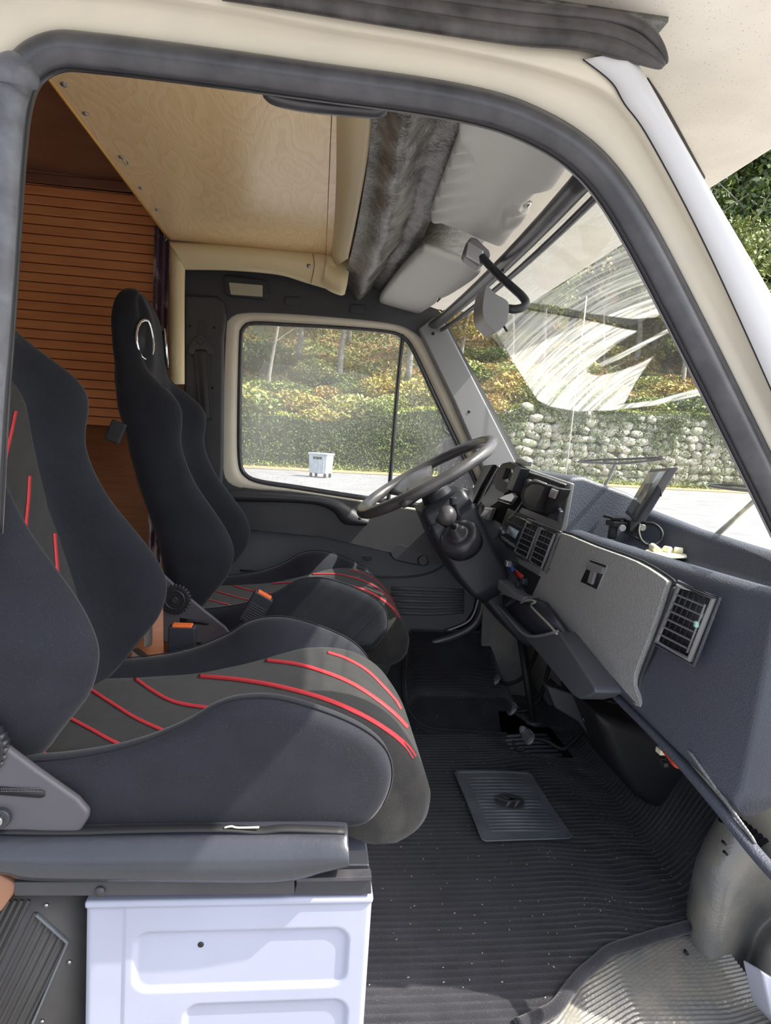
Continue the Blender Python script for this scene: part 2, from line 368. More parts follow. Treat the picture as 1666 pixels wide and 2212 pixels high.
# gutter: two black rubber beads
gl=[(480,-22),(640,2),(833,34),(1000,60),(1130,78),(1240,86),(1320,102),(1385,125),(1432,146)]
gu=[(700,-30),(850,-8),(1000,8),(1150,26),(1260,36),(1345,48),(1395,72),(1425,105),(1441,138)]
gt=empty('rain_gutter',PY(1200,60,-.05)); tag(gt,'black rubber rain gutter bead above the open door','gutter')
while len(gu)<len(gl): gu.append(gu[-1])
while len(gl)<len(gu): gl.append(gl[-1])
md=[((a[0]+b[0])/2,(a[1]+b[1])/2) for a,b in zip(gl,gu)]
GN=(len(gl)-1)*6+1
GT=[min(1,.15+1.0*((GN-1-i)/14)**.6) for i in range(GN)]
tube('lower_bead',px3(gl,-.052),[(.010*q,.012*q) for q in GT],gutterm,gt,seg=10,smoothn=6,flat=(0,1,0))
tube('middle_bead',px3(md,-.050),[(.011*q,.013*q) for q in GT],gutterm,gt,seg=10,smoothn=6,flat=(0,1,0))
tube('upper_bead',px3(gu,-.048),[(.011*q,.010*q) for q in GT],gutterm,gt,seg=10,smoothn=6,flat=(0,1,0))
# ---- overcab underside (outside)
Zo=2.28
oc=[(-.65,-.36),(.80,-.36),(.862,-.30),(.872,-.1),(.872,1.93),(.84,1.98),(.78,2.0),(-.65,2.0),(-.65,1.70),(.455,1.70),(.455,-.015),(-.65,-.015)]  # near overhang is unseen, widened to shade the near seat and floor
v,f=prism_geo([Vector((x,y,Zo)) for x,y in oc],(0,0,.9))
o=obj('trim_1',v,f,speck,None,bevel=.012,smooth=True); struct(o,'speckled cream underside of the overcab above the windscreen')
tube('sealant_line',[PZ(x,y,Zo-.002) for x,y in [(1396,172),(1440,240),(1520,385)]],.004,slot,body,seg=6,smoothn=4)
# ---- interior ceiling
Zb=2.31
ceil=empty('ceiling',(-.26,.7,Zb)); struct(ceil,'light oak plywood ceiling board')
bx0,bx1,by1=PZ(370,520,Zb).x,PZ(704,548,Zb).x,PZ(500,532,Zb).y
v,f=prism_geo([Vector((bx0,.0,Zb)),Vector((bx1,.0,Zb)),Vector((bx1,by1,Zb)),Vector((bx0,by1,Zb))],(0,0,.012))
obj('ceiling_board',v,f,oak,ceil,bevel=.001)
v,f=boxg((bx0-.004,by1/2,Zb+.006),(.006,by1,.016)); obj('edge_band',v,f,edgew,ceil)
v,f=boxg((bx1+.018,by1/2,Zb+.004),(.034,by1,.012)); obj('ceiling_strip',v,f,oak,ceil,bevel=.001)
for i,(x,y) in enumerate([(138,181),(185,244),(262,338),(305,405),(340,452)]):
    p=PZ(x,y,Zb); gg=merge(cylg(p,(0,0,-1),.0065,.003,12),boxg(p+Vector((0,0,-.0035)),(.008,.0015,.002)),boxg(p+Vector((0,0,-.0035)),(.0015,.008,.002)))
    obj('screw',gg[0],gg[1],steel,ceil)
p=PZ(275,350,Zb)
tube('hook',[p+Vector((0,0,.002)),p+Vector((.004,-.01,-.012)),p+Vector((0,-.025,-.01)),p+Vector((0,-.03,.001))],.002,steel,ceil,seg=8,smoothn=5)
# rear structure above cab (dark) to close the space
o=box('ceiling.002',((bx0+.46)/2+.01,.84,2.42),(.46-bx0,1.72,.04),darkbrown,bevel=0); struct(o)
o=box('ceiling.003',(-.85,.95,3.2),(3.4,2.7,.03),darkbrown,bevel=0); struct(o)
o=box('wall_rear_outer',(-1.75,-.05,1.9),(2.2,.03,2.6),cream,bevel=0); struct(o); o.name='wall_right.001'
o=box('ceiling.001',(-1.4,1.0,2.62),(1.75,2.6,.02),darkbrown); struct(o)
# ---- beige padded trim: front transverse roll, far longitudinal beam, pillar
be=empty('trim_2',(.03,.7,2.29)); struct(be,'padded beige vinyl trim round the ceiling board')
def beroll():
    rings=[]
    L=[(722,160),(722,260),(722,400),(716,520),(705,575)]; Rr=[(815,150),(806,255),(795,340),(775,450),(752,560)]
    Ls=catm([(x,y,0) for x,y in L],8); Rs=catm([(x,y,0) for x,y in Rr],8)
    for a,b in zip(Ls,Rs):
        A=PZ(a.x,a.y,Zb+.002); B=PZ(b.x,b.y,Zb-.055+0)
        q=[]
        for k,(u,dz) in enumerate([(0,.03),(0,0),(.10,-.006),(.25,-.022),(.45,-.036),(.65,-.045),(.85,-.05),(1,-.055),(1.0,.03)]):
            q.append(Vector((A.x+(B.x-A.x)*u,A.y+(B.y-A.y)*u,Zb+.002+dz)))
        rings.append(q)
    v,f=loft(rings,False,False); return v,f
v,f=beroll(); obj('front_roll',v,f,beige,be,solid=0)
# beam: profile rows (pixel line at depth)
rowsb=[([(366,522),(500,529),(650,541),(712,548)],by1-.005),([(366,526),(500,534),(650,546),(716,553)],by1-.03),([(380,545),(500,552),(650,566),(725,575)],by1-.035),([(390,565),(500,572),(640,590),(735,612)],by1-.02),([(398,581),(500,583),(600,592),(660,609),(745,634)],by1+.0),([(398,583),(500,585),(600,594),(660,611),(745,636)],by1+.14)]
v,f=loft([catm(px3(pl,Y),24//(len(pl)-1)) for pl,Y in rowsb],False,False); obj('side_beam',v,f,beige,be)
p=PY(667,574,by1-.032); gg=cylg(p+Vector((0,.004,0)),(0,-1,0),.007,.006,14); obj('screw',gg[0],gg[1],steel,be)
tube('seam',[PY(676,548,by1-.03),PY(679,575,by1-.038),PY(672,612,by1-.005)],.0015,darkbrown,be,seg=6,smoothn=4)
# corner piece joining roll and beam
v,f=loft([catm(px3(pl,Y),6) for pl,Y in [([(700,545),(712,560),(735,560),(760,545)],by1-.02),([(705,560),(715,585),(738,590),(757,570)],by1-.05),([(700,600),(715,618),(735,628),(750,615)],by1-.04),([(690,612),(710,628),(735,638),(745,636)],by1)]],False,False)
obj('corner_pad',v,f,beige,be)
rowsp=[([(367,530),(367,650),(367,830)],by1+.10),([(366,526),(366,650),(366,830)],by1),([(374,526),(374,650),(374,830)],by1-.02),([(392,566),(390,650),(390,830)],by1-.02),([(400,583),(399,650),(399,830)],by1),([(400,583),(399,650),(399,830)],by1+.16)]
v,f=loft([catm(px3(pl,Y),6) for pl,Y in rowsp],False,False); obj('pillar_pad',v,f,beige,be)
# ---- black headliner bulge over the windscreen
hl=empty('trim_3',(.2,.8,2.25)); struct(hl,'black textured headliner bulge between the ceiling and the visors')
Lb=[(805,120),(804,240),(797,330),(782,430),(765,520),(748,590),(742,640)]
Rb=[(1030,110),(1002,250),(970,350),(938,455),(905,530),(860,590),(815,655)]
rings=[]
for i,(a,b) in enumerate(zip(catm([(x,y,0) for x,y in Lb],8),catm([(x,y,0) for x,y in Rb],8))):
    A=PZ(a.x,a.y,2.255); B=PZ(b.x,b.y,2.25); q=[]
    for k in range(17):
        u=k/16; d=-.045*math.sin(math.pi*min(u*1.5,1))**.8*(1 if u<.667 else 0)
        d=-.05*math.exp(-((u-.36)/.2)**2)+.012*math.exp(-((u-.72)/.1)**2)
        d+=.006*math.sin(i*.9+k*.7)*math.sin(math.pi*u)
        q.append(A.lerp(B,u)+Vector((0,0,d)))
    rings.append(q)
v,f=loft(rings,False,False); obj('bulge',v,f,headl,hl)
v,f=boxg((.33,.83,2.278),(.27,1.72,.01)); obj('header_panel',v,f,headl,hl)
# ---- far wall: upper black panel, B pillar, around the window
WL=1.62
fw=empty('wall_left',(0,1.65,1.9)); struct(fw,'black trim panel above and behind the far door window')
outer=[(398,560),(560,560),(760,600),(950,670),(1130,1000),(1190,1180),(1000,1230),(700,1160),(398,1130)]
cream_o=rnd([(489,720),(497,688),(530,676),(620,678),(740,687),(840,698),(885,712),(922,745),(965,830),(1010,935),(1060,1045),(1085,1110),(1040,1125),(930,1110),(780,1086),(640,1064),(540,1056),(500,1046),(483,1015),(482,900)])
cream_i=rnd([(516,735),(522,706),(545,694),(620,697),(740,704),(830,712),(868,722),(893,748),(935,835),(980,930),(1030,1035),(1050,1090),(1020,1106),(920,1100),(780,1080),(640,1058),(560,1045),(528,1030),(514,1000),(512,900)])
glass_o=rnd([(525,738),(530,712),(548,703),(620,706),(740,712),(825,719),(862,728),(885,752),(925,838),(968,930),(1018,1035),(1034,1080),(1010,1094),(920,1088),(780,1069),(640,1047),(562,1035),(534,1022),(524,996),(523,900)])
C0=(740,890)
ring('upper_panel',[outer,cream_o],[WL,WL+.004],C0,blackpl,fw,N=160)
ring('panel_edge',[cream_o,cream_o],[WL+.004,WL+.05],C0,blackpl,fw,N=160)
# B pillar raised cover
pp=px3([(400,640),(470,643),(487,655),(492,690),(486,730),(484,1000),(478,1130),(400,1130)],WL)
prism('pillar_cover',pp,(0,-.03,0),blackpl,fw,bevel=.012,bseg=3)
for x,y in [(411,705),(463,708),(460,838)]:
    p=PY(x,y,WL-.032); g_=cylg(p,(0,-1,0),.005,.0015,10); obj('screw_hole',g_[0],g_[1],slot,fw)
pp=px3([(427,700),(431,694),(440,694),(444,700),(446,728),(426,728)],WL-.03); prism('slide_slot',pp,(0,-.003,0),dashd,fw,bevel=.001)
for x,y in [(631,651),(772,668)]:
    a,b=[(x-15,y-9),(x+17,y-8),(x+17,y+10),(x-15,y+8)],0
    prism('blanking_plug',px3(a,WL-.001),(0,-.008,0),blackpl,fw,bevel=.002)
# rear part of far wall behind pillar (living area side)
# interior dome lamp
dl=empty('dome_lamp',PY(532,624,WL)); tag(dl,'rectangular interior lamp with frosted lens on the black panel above the far window','lamp')
prism('housing',px3([(484,600),(492,596),(572,606),(581,611),(581,640),(574,649),(498,641),(487,636)],WL-.001),(0,-.016,0),dashd,dl,bevel=.004)
prism('lens',px3([(495,611),(568,617),(568,642),(499,637)],WL-.014),(0,-.010,0),amber,dl,bevel=.002)
prism('clip',px3([(570,622),(578,622),(578,632),(570,632)],WL-.017),(0,-.004,0),blackpl,dl,bevel=.001)
# ---- far door
dr=empty('door_1',(.3,1.66,1.2)); struct(dr,"far driver's door with grey vinyl panel and cream window frame")
fr=ring('window_frame',[cream_o,[(cream_o[i][0]*.5+cream_i[i][0]*.5,cream_o[i][1]*.5+cream_i[i][1]*.5) for i in range(len(cream_o))],cream_i,cream_i],[WL+.02,WL+.012,WL+.022,WL+.06],C0,cream,dr,N=160)
ring('window_seal',[cream_i,[(cream_i[i][0]*.5+glass_o[i][0]*.5,cream_i[i][1]*.5+glass_o[i][1]*.5) for i in range(len(cream_i))],glass_o,glass_o],[WL+.03,WL+.018,WL+.03,WL+.06],C0,rubber,dr,N=160)
v=[PY(*loop_at(glass_o,C0,2*math.pi*i/80),WL+.045) for i in range(80)]; obj('window_glass',v,[tuple(range(80))],sideglass,dr,smooth=False)['label']='spotted, rain-marked window pane'
tube('window_divider',px3([(871,716),(862,800),(851,930),(841,1060),(838,1085)],WL+.035),(.009,.016),rubber,dr,seg=10,smoothn=3,flat=(1,0,0))
# etched glass marks
def marks(name,px,py,Y,parent,n,wd,m):
    g_=[]
    for r in range(n):
        x=0
        while x<wd:
            l=random.uniform(2,5); q=px3([(px+x,py+r*5),(px+x+l,py+r*5),(px+x+l,py+r*5+2.4),(px+x,py+r*5+2.4)],Y); g_.append((q,[(0,1,2,3)])); x+=l+1.3
    v,f=merge(*g_); o=obj(name,v,f,m,parent,smooth=False); return o
etch=mat('etched_white',(.85,.85,.83),.6)
marks('glass_marking',548,708,WL+.043,dr,3,18,etch); marks('glass_marking',880,778,WL+.043,dr,3,20,etch)
# lower door panel
dp=[(480,1052),(640,1066),(760,1085),(860,1120),(960,1128),(1030,1150),(1075,1180),(1060,1240),(1030,1285),(1022,1320),(1005,1345),(960,1362),(905,1385),(868,1415),(848,1450),(835,1540),(480,1540)]
prism('door_panel',px3(dp,WL+.03),(0,.02,0),doorv,dr,bevel=.006)
tube('panel_rim',px3([(1036,1284),(1024,1325),(1006,1346),(962,1364),(906,1388),(870,1420),(848,1458)],WL+.035),(.004,.008),whitep,dr,seg=8,smoothn=5)
for k in range(5):
    y=1271+k*13
    tube('panel_rib',px3([(845,y),(930,y+3),(1003,y+6-k*2)],WL+.028),(.0045,.009),doorv,dr,seg=8,smoothn=2,flat=(0,1,0))
tube('panel_seam',px3([(1000,1168),(975,1205),(935,1235),(860,1247),(700,1240),(520,1232)],WL+.028),.004,dashd,dr,seg=8,smoothn=6)
# armrest / grab bar (drawn as solid band)
ab_t=[(470,1056),(560,1062),(640,1068),(700,1074),(740,1085),(775,1107),(800,1122)]
ab_b=[(470,1084),(560,1086),(640,1088),(690,1094),(720,1108),(742,1134),(790,1138)]
rings=[]
for a,b in zip(catm([(x,y,0) for x,y in ab_t],5),catm([(x,y,0) for x,y in ab_b],5)):
    A=PY(a.x,a.y,WL-.02);B=PY(b.x,b.y,WL-.02); c=(A+B)/2; h=(A-B)/2
    rings.append([c+h*math.cos(t*2*math.pi/14)+Vector((0,.035*math.sin(t*2*math.pi/14)+.03,0)) for t in range(14)])
v,f=loft(rings); obj('armrest',v,f,blackpl,dr)
p=PY(777,1120,WL-.03); g_=cylg(p,(0,-1,0),.006,.004,12); obj('armrest_screw',g_[0],g_[1],slot,dr)
prism('window_sill',px3([(525,1052),(700,1075),(850,1106),(1000,1128),(1000,1140),(850,1116),(700,1085),(525,1062)],WL+.03),(0,-.02,0),rubber,dr,bevel=.003)
# crank
cr=prism('window_crank',px3([(p.x,p.y) for p in catm([(x,y,0) for x,y in [(842,1190),(850,1176),(866,1173),(900,1186),(922,1198),(925,1215),(912,1220),(860,1210),(846,1202)]],3,True)],WL+.025),(0,-.025,0),dashd,dr,bevel=.005); 
p=PY(913,1210,WL+.005); g_=cylg(p,(0,-1,0),.024,.018,24,.021); obj('crank_hub',g_[0],g_[1],dashd,cr,bevel=.003)
prism('door_latch',px3([(782,1203),(802,1203),(804,1208),(790,1210)],WL+.03),(0,-.014,0),dashd,dr,bevel=.002)
# ---- windscreen
wsn=empty('window_1',(.7,.85,1.8)); struct(wsn,'wide sloping windscreen smeared with wiper streaks')
def ws(u,v,off=0):   # u 0 near ..1 far, v 0 top..1 bottom
    b=1-(2*u-1)**2; b=b**.8 if b>0 else 0
    top=Vector((.455+.03*b,.0+1.70*u,2.135)); bot=Vector((.90+.10*b,.0+1.70*u,1.43)); 
    p=top.lerp(bot,v); p.x+=off; p.x+=.015*math.sin(math.pi*v); return p
gridf('glass',lambda u,v:ws(u,v),40,20,clearglass,wsn)
NU=260
U,V=np.meshgrid(np.linspace(.005,.995,NU+1),np.linspace(0.0,1,NU+1),indexing='ij')
B=np.clip(1-(2*U-1)**2,0,1)**.8
Pw=np.stack([(.455+.03*B)*(1-V)+(.90+.10*B)*V+.015*np.sin(np.pi*V)+.004,1.70*U,2.135*(1-V)+1.43*V],-1)
qx,qy=pr(Pw)
def sdf(poly):
    poly=np.array(poly,float); d=np.full(qx.shape,1e9); ins=np.zeros(qx.shape,bool); n=len(poly)
    for i in range(n):
        a=poly[i];b=poly[(i+1)%n]; e=b-a; t=np.clip(((qx-a[0])*e[0]+(qy-a[1])*e[1])/(e@e),0,1)
        d=np.minimum(d,np.hypot(qx-a[0]-t*e[0],qy-a[1]-t*e[1]))
        c=((a[1]>qy)!=(b[1]>qy)); 
        with np.errstate(all='ignore'): xi=(b[0]-a[0])*(qy-a[1])/(b[1]-a[1])+a[0]
        ins^=(c&(qx<xi))
    return np.where(ins,d,-d)
low=[(1023,645),(1077,725),(1113,788),(1144,837),(1162,864),(1189,878),(1251,889),(1300,884),(1350,869),(1372,828),(1395,793),(1425,752),(1381,716),(1345,710),(1260,690),(1189,678),(1130,668),(1144,654),(1080,640)]  # outline of the sunlight on the glass, drawn as dust cover
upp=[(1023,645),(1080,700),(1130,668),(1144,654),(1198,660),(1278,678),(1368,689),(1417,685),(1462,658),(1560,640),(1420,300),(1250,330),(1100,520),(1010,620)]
lens=rnd([(1269,797),(1274,806),(1301,811),(1370,790),(1425,757),(1400,710),(1345,735),(1301,768)],3)  # shaded area, left clear in the dust
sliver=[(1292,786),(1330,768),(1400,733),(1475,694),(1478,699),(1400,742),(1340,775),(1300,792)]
mir_shadow=rnd([(1233,500),(1251,489),(1290,489),(1316,497),(1321,513),(1305,536),(1274,569),(1235,600),(1198,625),(1172,624),(1157,611),(1149,569),(1139,520),(1148,506),(1160,512),(1168,560),(1176,582),(1189,564),(1210,535)],3)  # cast shadow of the mirror, left clear in the dust
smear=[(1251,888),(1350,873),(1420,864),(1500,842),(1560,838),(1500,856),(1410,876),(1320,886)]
S=np.maximum(sdf(low),sdf(upp)); S=np.minimum(S,-sdf(lens)); S=np.maximum(S,sdf(sliver)); S=np.minimum(S,-sdf(mir_shadow)); S=np.maximum(S,sdf(smear))  # dust mask holds the painted sun patch, minus the shadow shapes
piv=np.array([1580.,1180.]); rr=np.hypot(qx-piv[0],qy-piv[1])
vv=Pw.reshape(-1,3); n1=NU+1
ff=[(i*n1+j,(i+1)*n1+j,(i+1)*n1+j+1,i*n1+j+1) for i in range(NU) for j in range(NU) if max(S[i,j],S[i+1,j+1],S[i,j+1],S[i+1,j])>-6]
sunlit_dust_mat=bpy.data.materials.new('sunlit_dust'); sunlit_dust_mat.use_nodes=True; nt=sunlit_dust_mat.node_tree; nt.nodes.remove(nt.nodes['Principled BSDF'])
om=nt.nodes['Material Output']; at=nt.nodes.new('ShaderNodeAttribute'); at.attribute_name='lit_mask'; atr=nt.nodes.new('ShaderNodeAttribute'); atr.attribute_name='arc'
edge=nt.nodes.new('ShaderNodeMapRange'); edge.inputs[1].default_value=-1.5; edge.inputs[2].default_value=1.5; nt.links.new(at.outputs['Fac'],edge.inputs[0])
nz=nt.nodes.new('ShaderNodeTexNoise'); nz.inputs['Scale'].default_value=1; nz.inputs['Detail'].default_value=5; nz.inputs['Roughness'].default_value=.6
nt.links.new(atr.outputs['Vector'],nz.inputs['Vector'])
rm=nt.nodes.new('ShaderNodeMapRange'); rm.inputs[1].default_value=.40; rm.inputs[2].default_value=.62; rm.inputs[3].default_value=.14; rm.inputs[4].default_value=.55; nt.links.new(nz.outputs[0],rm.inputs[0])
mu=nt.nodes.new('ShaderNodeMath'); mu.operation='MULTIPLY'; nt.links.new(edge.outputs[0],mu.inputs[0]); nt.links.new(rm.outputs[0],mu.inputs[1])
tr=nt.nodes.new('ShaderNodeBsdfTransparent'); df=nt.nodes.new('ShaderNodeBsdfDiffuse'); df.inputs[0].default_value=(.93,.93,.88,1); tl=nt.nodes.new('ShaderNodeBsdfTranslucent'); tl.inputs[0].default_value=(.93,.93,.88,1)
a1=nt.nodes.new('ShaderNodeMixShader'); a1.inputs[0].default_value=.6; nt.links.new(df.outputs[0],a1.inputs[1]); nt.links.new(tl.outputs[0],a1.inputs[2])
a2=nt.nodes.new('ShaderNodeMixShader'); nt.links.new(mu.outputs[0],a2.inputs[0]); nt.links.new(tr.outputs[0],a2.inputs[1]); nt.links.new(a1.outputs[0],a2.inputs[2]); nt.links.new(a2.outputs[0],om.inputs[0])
# keep only used vertices
used=sorted({i for q in ff for i in q}); mp={a:b for b,a in enumerate(used)}
du=obj('sunlit_dust',[vv[i] for i in used],[tuple(mp[i] for i in q) for q in ff],sunlit_dust_mat,wsn,smooth=True); du['label']='dust and wiper streaks on the windscreen, shaped as sunlight with mirror shadow'
a=du.data.attributes.new('lit_mask','FLOAT','POINT'); a.data.foreach_set('value',S.reshape(-1)[used].astype(np.float32))
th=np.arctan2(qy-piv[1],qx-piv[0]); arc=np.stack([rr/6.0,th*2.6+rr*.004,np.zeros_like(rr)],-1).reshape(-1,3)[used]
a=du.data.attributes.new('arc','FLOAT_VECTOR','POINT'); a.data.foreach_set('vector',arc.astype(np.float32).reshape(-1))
# header tube, far pillar
tube('header_rail',[ws(u,-.01)+Vector((-.022,0,-.008)) for u in np.linspace(.03,1.0,12)],(.017,.022),rubber,wsn,seg=12)
tube('header_seal',[ws(u,.02)+Vector((-.004,0,-.004)) for u in np.linspace(.03,1.0,12)],.008,rubber,wsn,seg=8)
tube('far_seal',[ws(.985,v) for v in np.linspace(0,1,10)],.009,rubber,wsn,seg=8)
tube('near_seal',[ws(.01,v) for v in np.linspace(0,1,10)],.009,rubber,wsn,seg=8)
pin=[(905,715),(925,695),(945,694),(1110,1010),(1150,1080),(1100,1100),(1050,1040),(985,900)]
prism('pillar_trim',px3([(900,715),(932,690),(950,692),(1112,1010),(1190,1180),(1110,1180),(1040,1020),(975,870)],WL+.03),(0,-.06,0),trimg,wsn,bevel=.008)
for x,y in [(936,721),(1014,889)]:
    p=PY(x,y,WL-.031); g_=cylg(p,(0,-1,0),.006,.0015,12); obj('trim_screw',g_[0],g_[1],slot,wsn)
# ---- rear of the cab: brown furniture seen behind the seats
BW=1.75
wb=empty('wall_back',(-1.2,BW,1.4)); struct(wb,'brown furniture wall of the living area behind the seats')
prism('upper_panel',px3([(-500,-250),(330,-250),(345,430),(-500,300)],BW),(0,.02,0),darkbrown,wb,bevel=0)
prism('shelf_board',px3([(-400,220),(320,310),(345,430),(-400,340)],BW-.01),(0,.02,0),brownw,wb,bevel=0)
prism('top_rail',px3([(-400,235),(330,330),(330,345),(-400,250)],BW-.02),(0,.02,0),darkbrown,wb,bevel=.002)
prism('bottom_rail',px3([(-400,325),(340,400),(340,420),(-400,345)],BW-.02),(0,.02,0),darkbrown,wb,bevel=.002)
prism('handle',px3([(122,284),(135,283),(180,290),(188,296),(182,305),(132,298)],BW-.02),(0,-.012,0),darkbrown,wb,bevel=.004)
prism('backing_panel',px3([(-500,-250),(480,-250),(480,900),(-500,900)],BW+.03),(0,.02,0),darkbrown,wb,bevel=0)
prism('side_board',px3([(-500,850),(480,850),(480,1700),(-500,1700)],BW+.02),(0,.02,0),brownw,wb,bevel=0)
rs=empty('roller_shutter',PY(200,600,BW)); tag(rs,'orange-brown roller shutter of narrow horizontal slats behind the seats','shutter')
z0=PY(200,392,BW).z; xl=PY(-300,600,BW).x; xr=PY(345,600,BW).x
hs=.0365; tilt=0.0
for k in range(26):
    z=z0-hs*k-.02
    v,f=boxg(((xl+xr)/2,BW-.004,z),(xr-xl,.012,hs-.0035)); obj('slat',v,f,slatm,rs,bevel=.0025,smooth=True)
v,f=boxg(((xl+xr)/2,BW+.006,z0-hs*13),(xr-xl,.006,hs*26)); obj('slat_backing',v,f,darkbrown,rs)
cu=empty('curtain',PY(350,600,1.55)); 
def cf(u,v):
    a=PY(334,485,1.60);b=PY(368,485,1.60); z=a.z-(a.z-.9)*v; x=a.x+(b.x-a.x)*u
    return Vector((x,1.60+.012*math.sin(u*16+v*1.5),z))
gridf('cloth',cf,30,20,curtain,cu,solid=.002); tag(cu,'narrow patterned purple curtain hanging beside the beige pillar','curtain')
tube('curtain_cord',[PY(358,520,1.59),PY(366,505,1.58),PY(370,522,1.57)],.002,etch,cu,seg=6)
# wall of cab rear, closing off
o=box('wall_back.001',(-2.35,1.0,1.4),(.02,2.4,2.6),darkbrown); struct(o)
# ---- floor with ribbed carpet
ZF=.60
def fz(X,Y):
    z=ZF
    # rise to far wheel arch ledge
    t=min(max((Y-1.20)/.12,0),1); l=min(max((X-.33)/.10,0),1)*min(max((.88-X)/.10,0),1)
    z+=.10*t*t*(3-2*t)*l
    t=min(max((Y-1.36)/.26,0),1); z+=.16*t*t*l
    # bulge up to the bulkhead on the right
    t=min(max((X-(.93+.06*min(max(Y-.3,0),1)))/.16,0),1); z+=.20*t*t*(3-2*t)
    # wrinkles
    z+=.007*math.sin(9*X+14*Y)*math.exp(-((X-.85)/.2)**2-((Y-.85)/.35)**2)
    z+=.016*math.exp(-((X-.80)/.12)**2-((Y-1.02)/.035)**2)
    return z
nx,ny=90,760
xs=np.linspace(-.75,1.16,nx+1); ys=np.linspace(.03,1.66,ny+1)
vs=[]
for X in xs:
    for Y in ys:
        w_=min(max((X-.55)/.3,0),1)
        ph=(Y+.004*math.sin(X*6)+w_*(.012*math.sin(X*22+Y*7)+.010*math.sin(X*9)))/.0185
        amp=(.0018+.0045*w_)*(1-.6*math.exp(-((X-.3)/.25)**2-((Y-.45)/.2)**2))*(.75+.35*math.sin(X*31+Y*57)*math.sin(Y*23-X*12))
        z=fz(X,Y)+amp*(abs(math.sin(math.pi*ph))-.5)
        vs.append((X,Y,z))
fs=[(i*(ny+1)+j,(i+1)*(ny+1)+j,(i+1)*(ny+1)+j+1,i*(ny+1)+j+1) for i in range(nx) for j in range(ny)]
# cut: front step well curve lower right
def inside_floor(X,Y):
    lim=float(np.interp(X,[.15,.42,.50,.58,.68,.80,.92,1.2],[.05,.05,.08,.15,.215,.25,.28,.30]))
    if Y<lim: return False
    if .72<X<.94 and 1.04<Y<1.27: return False
    return True
fs=[q for q in fs if inside_floor(*vs[q[0]][:2])]
fl=empty('floor',(.3,.8,ZF)); struct(fl,'black ribbed carpet on the cab floor')
o=obj('carpet',vs,fs,carpet,fl)
box('floor_pan',(.2,.85,ZF-.17),(2.1,1.7,.06),blackpl,fl,bevel=0)
# rolled carpet edge at the step
eX=np.linspace(.42,.97,14); eY=[float(np.interp(X,[.15,.42,.50,.58,.68,.80,.92,1.2],[.05,.05,.08,.15,.215,.25,.28,.30])) for X in eX]
tube('carpet_edge',[Vector((x,y+.0,fz(x,y)+.002)) for x,y in zip(eX,eY)],.013,carpet,fl,seg=10,smoothn=4)
tube('arch_moulding',px3([(845,1500),(858,1460),(885,1420),(930,1392),(985,1374),(1025,1350),(1042,1310),(1046,1250)],1.60),(.018,.014),rubber,fl,seg=10,smoothn=6)
tube('carpet_seam',[Vector((x,y,fz(x,y)+.006)) for x,y in [(.42,1.62),(.40,1.5),(.39,1.36),(.40,1.26),(.46,1.22),(.60,1.21),(.75,1.20)]],.008,carpet,fl,seg=8,smoothn=5)
# bulkhead
v,f=loft([[Vector((.86,Y,1.3)),Vector((.90,Y,1.0)),Vector((.98,Y,.75)),Vector((1.02,Y,.58))] for Y in (.3,.8,1.2,1.45,1.68)],False,False)
o=obj('wall_front',v,f,greym); struct(o,'dirty grey bulkhead behind the pedals')
o.data.vertices[0].co.x+=.2
for i in range(0,12): o.data.vertices[i].co.x+=.14
prism('footwell_side',px3([(1046,1250),(1130,1330),(1140,1520),(1075,1500),(1040,1400)],1.58),(0,.02,0),greym,fl,bevel=.004)
# pedal well ribbed rubber
pw=empty('trim_4',(.8,1.15,.58)); struct(pw,'ribbed rubber pad in the pedal recess')
v,f=boxg((.80,1.17,.560),(.50,.50,.02)); obj('recess_floor',v,f,rubber,pw)
o=box('wall_left.001',(.30,1.705,.82),(1.60,.02,1.12),blackpl,bevel=0); struct(o)
for k in range(6):
    a=Vector((.74,1.065+.030*k,.588)); b=Vector((.92,1.065+.030*k+.02,.588))
    v,f=tube_geo([a,(a+b)/2+Vector((0,.006,0)),b],.007,8); obj('rib',v,f,matr,pw)
o=box('wall_front.001',(1.30,.85,.80),(.44,1.78,1.0),cream,bevel=.03); struct(o,'cream front bodywork below the windscreen')
# ---- step and inner wheel arch, lower right
st=empty('trim_5',(.9,.15,.6)); struct(st,'shiny grey moulded vinyl entrance step and wheel-arch cover')
def treadf(u,v):
    X=.40+.56*u; lim=float(np.interp(X,[.15,.42,.50,.58,.68,.80,.92,1.2],[.05,.05,.08,.15,.215,.25,.28,.30]))+.01
    Y=lim+(-.10-lim)*v; z=.585-.05*v-.03*v*v+ .0019*math.sin(Y*2*math.pi/.0088)+.05*max(u-.85,0)/.15*v
    return Vector((X,Y,z))
gridf('ribbed_tread',treadf,30,300,stepm,st)
cur=[([(1600,1700),(1560,1745),(1480,1950),(1468,2040)],.50),([(1552,1764),(1506,1850),(1486,1940),(1466,2050)],.34),([(1575,1785),(1530,1865),(1506,1950),(1488,2065)],.26),([(1625,1830),(1572,1905),(1545,1990),(1525,2090)],.215),([(1672,1880),(1610,1950),(1582,2030),(1556,2120)],.215),([(1700,1925),(1634,1990),(1606,2060),(1575,2140)],.25),([(1718,1955),(1650,2010),(1622,2080),(1590,2155)],.245),([(1745,1985),(1672,2045),(1645,2110),(1608,2190)],.17),([(1830,2080),(1740,2130),(1690,2190),(1650,2260)],.12),([(1960,2200),(1860,2260),(1800,2330),(1740,2400)],.03)]
cc=[catm(px3(pl,Y),8) for pl,Y in cur]
cols=[catm([c[i] for c in cc],5) for i in range(len(cc[0]))]
v,f=loft(cols,False,False); obj('arch_cover',v,f,stepm,st)
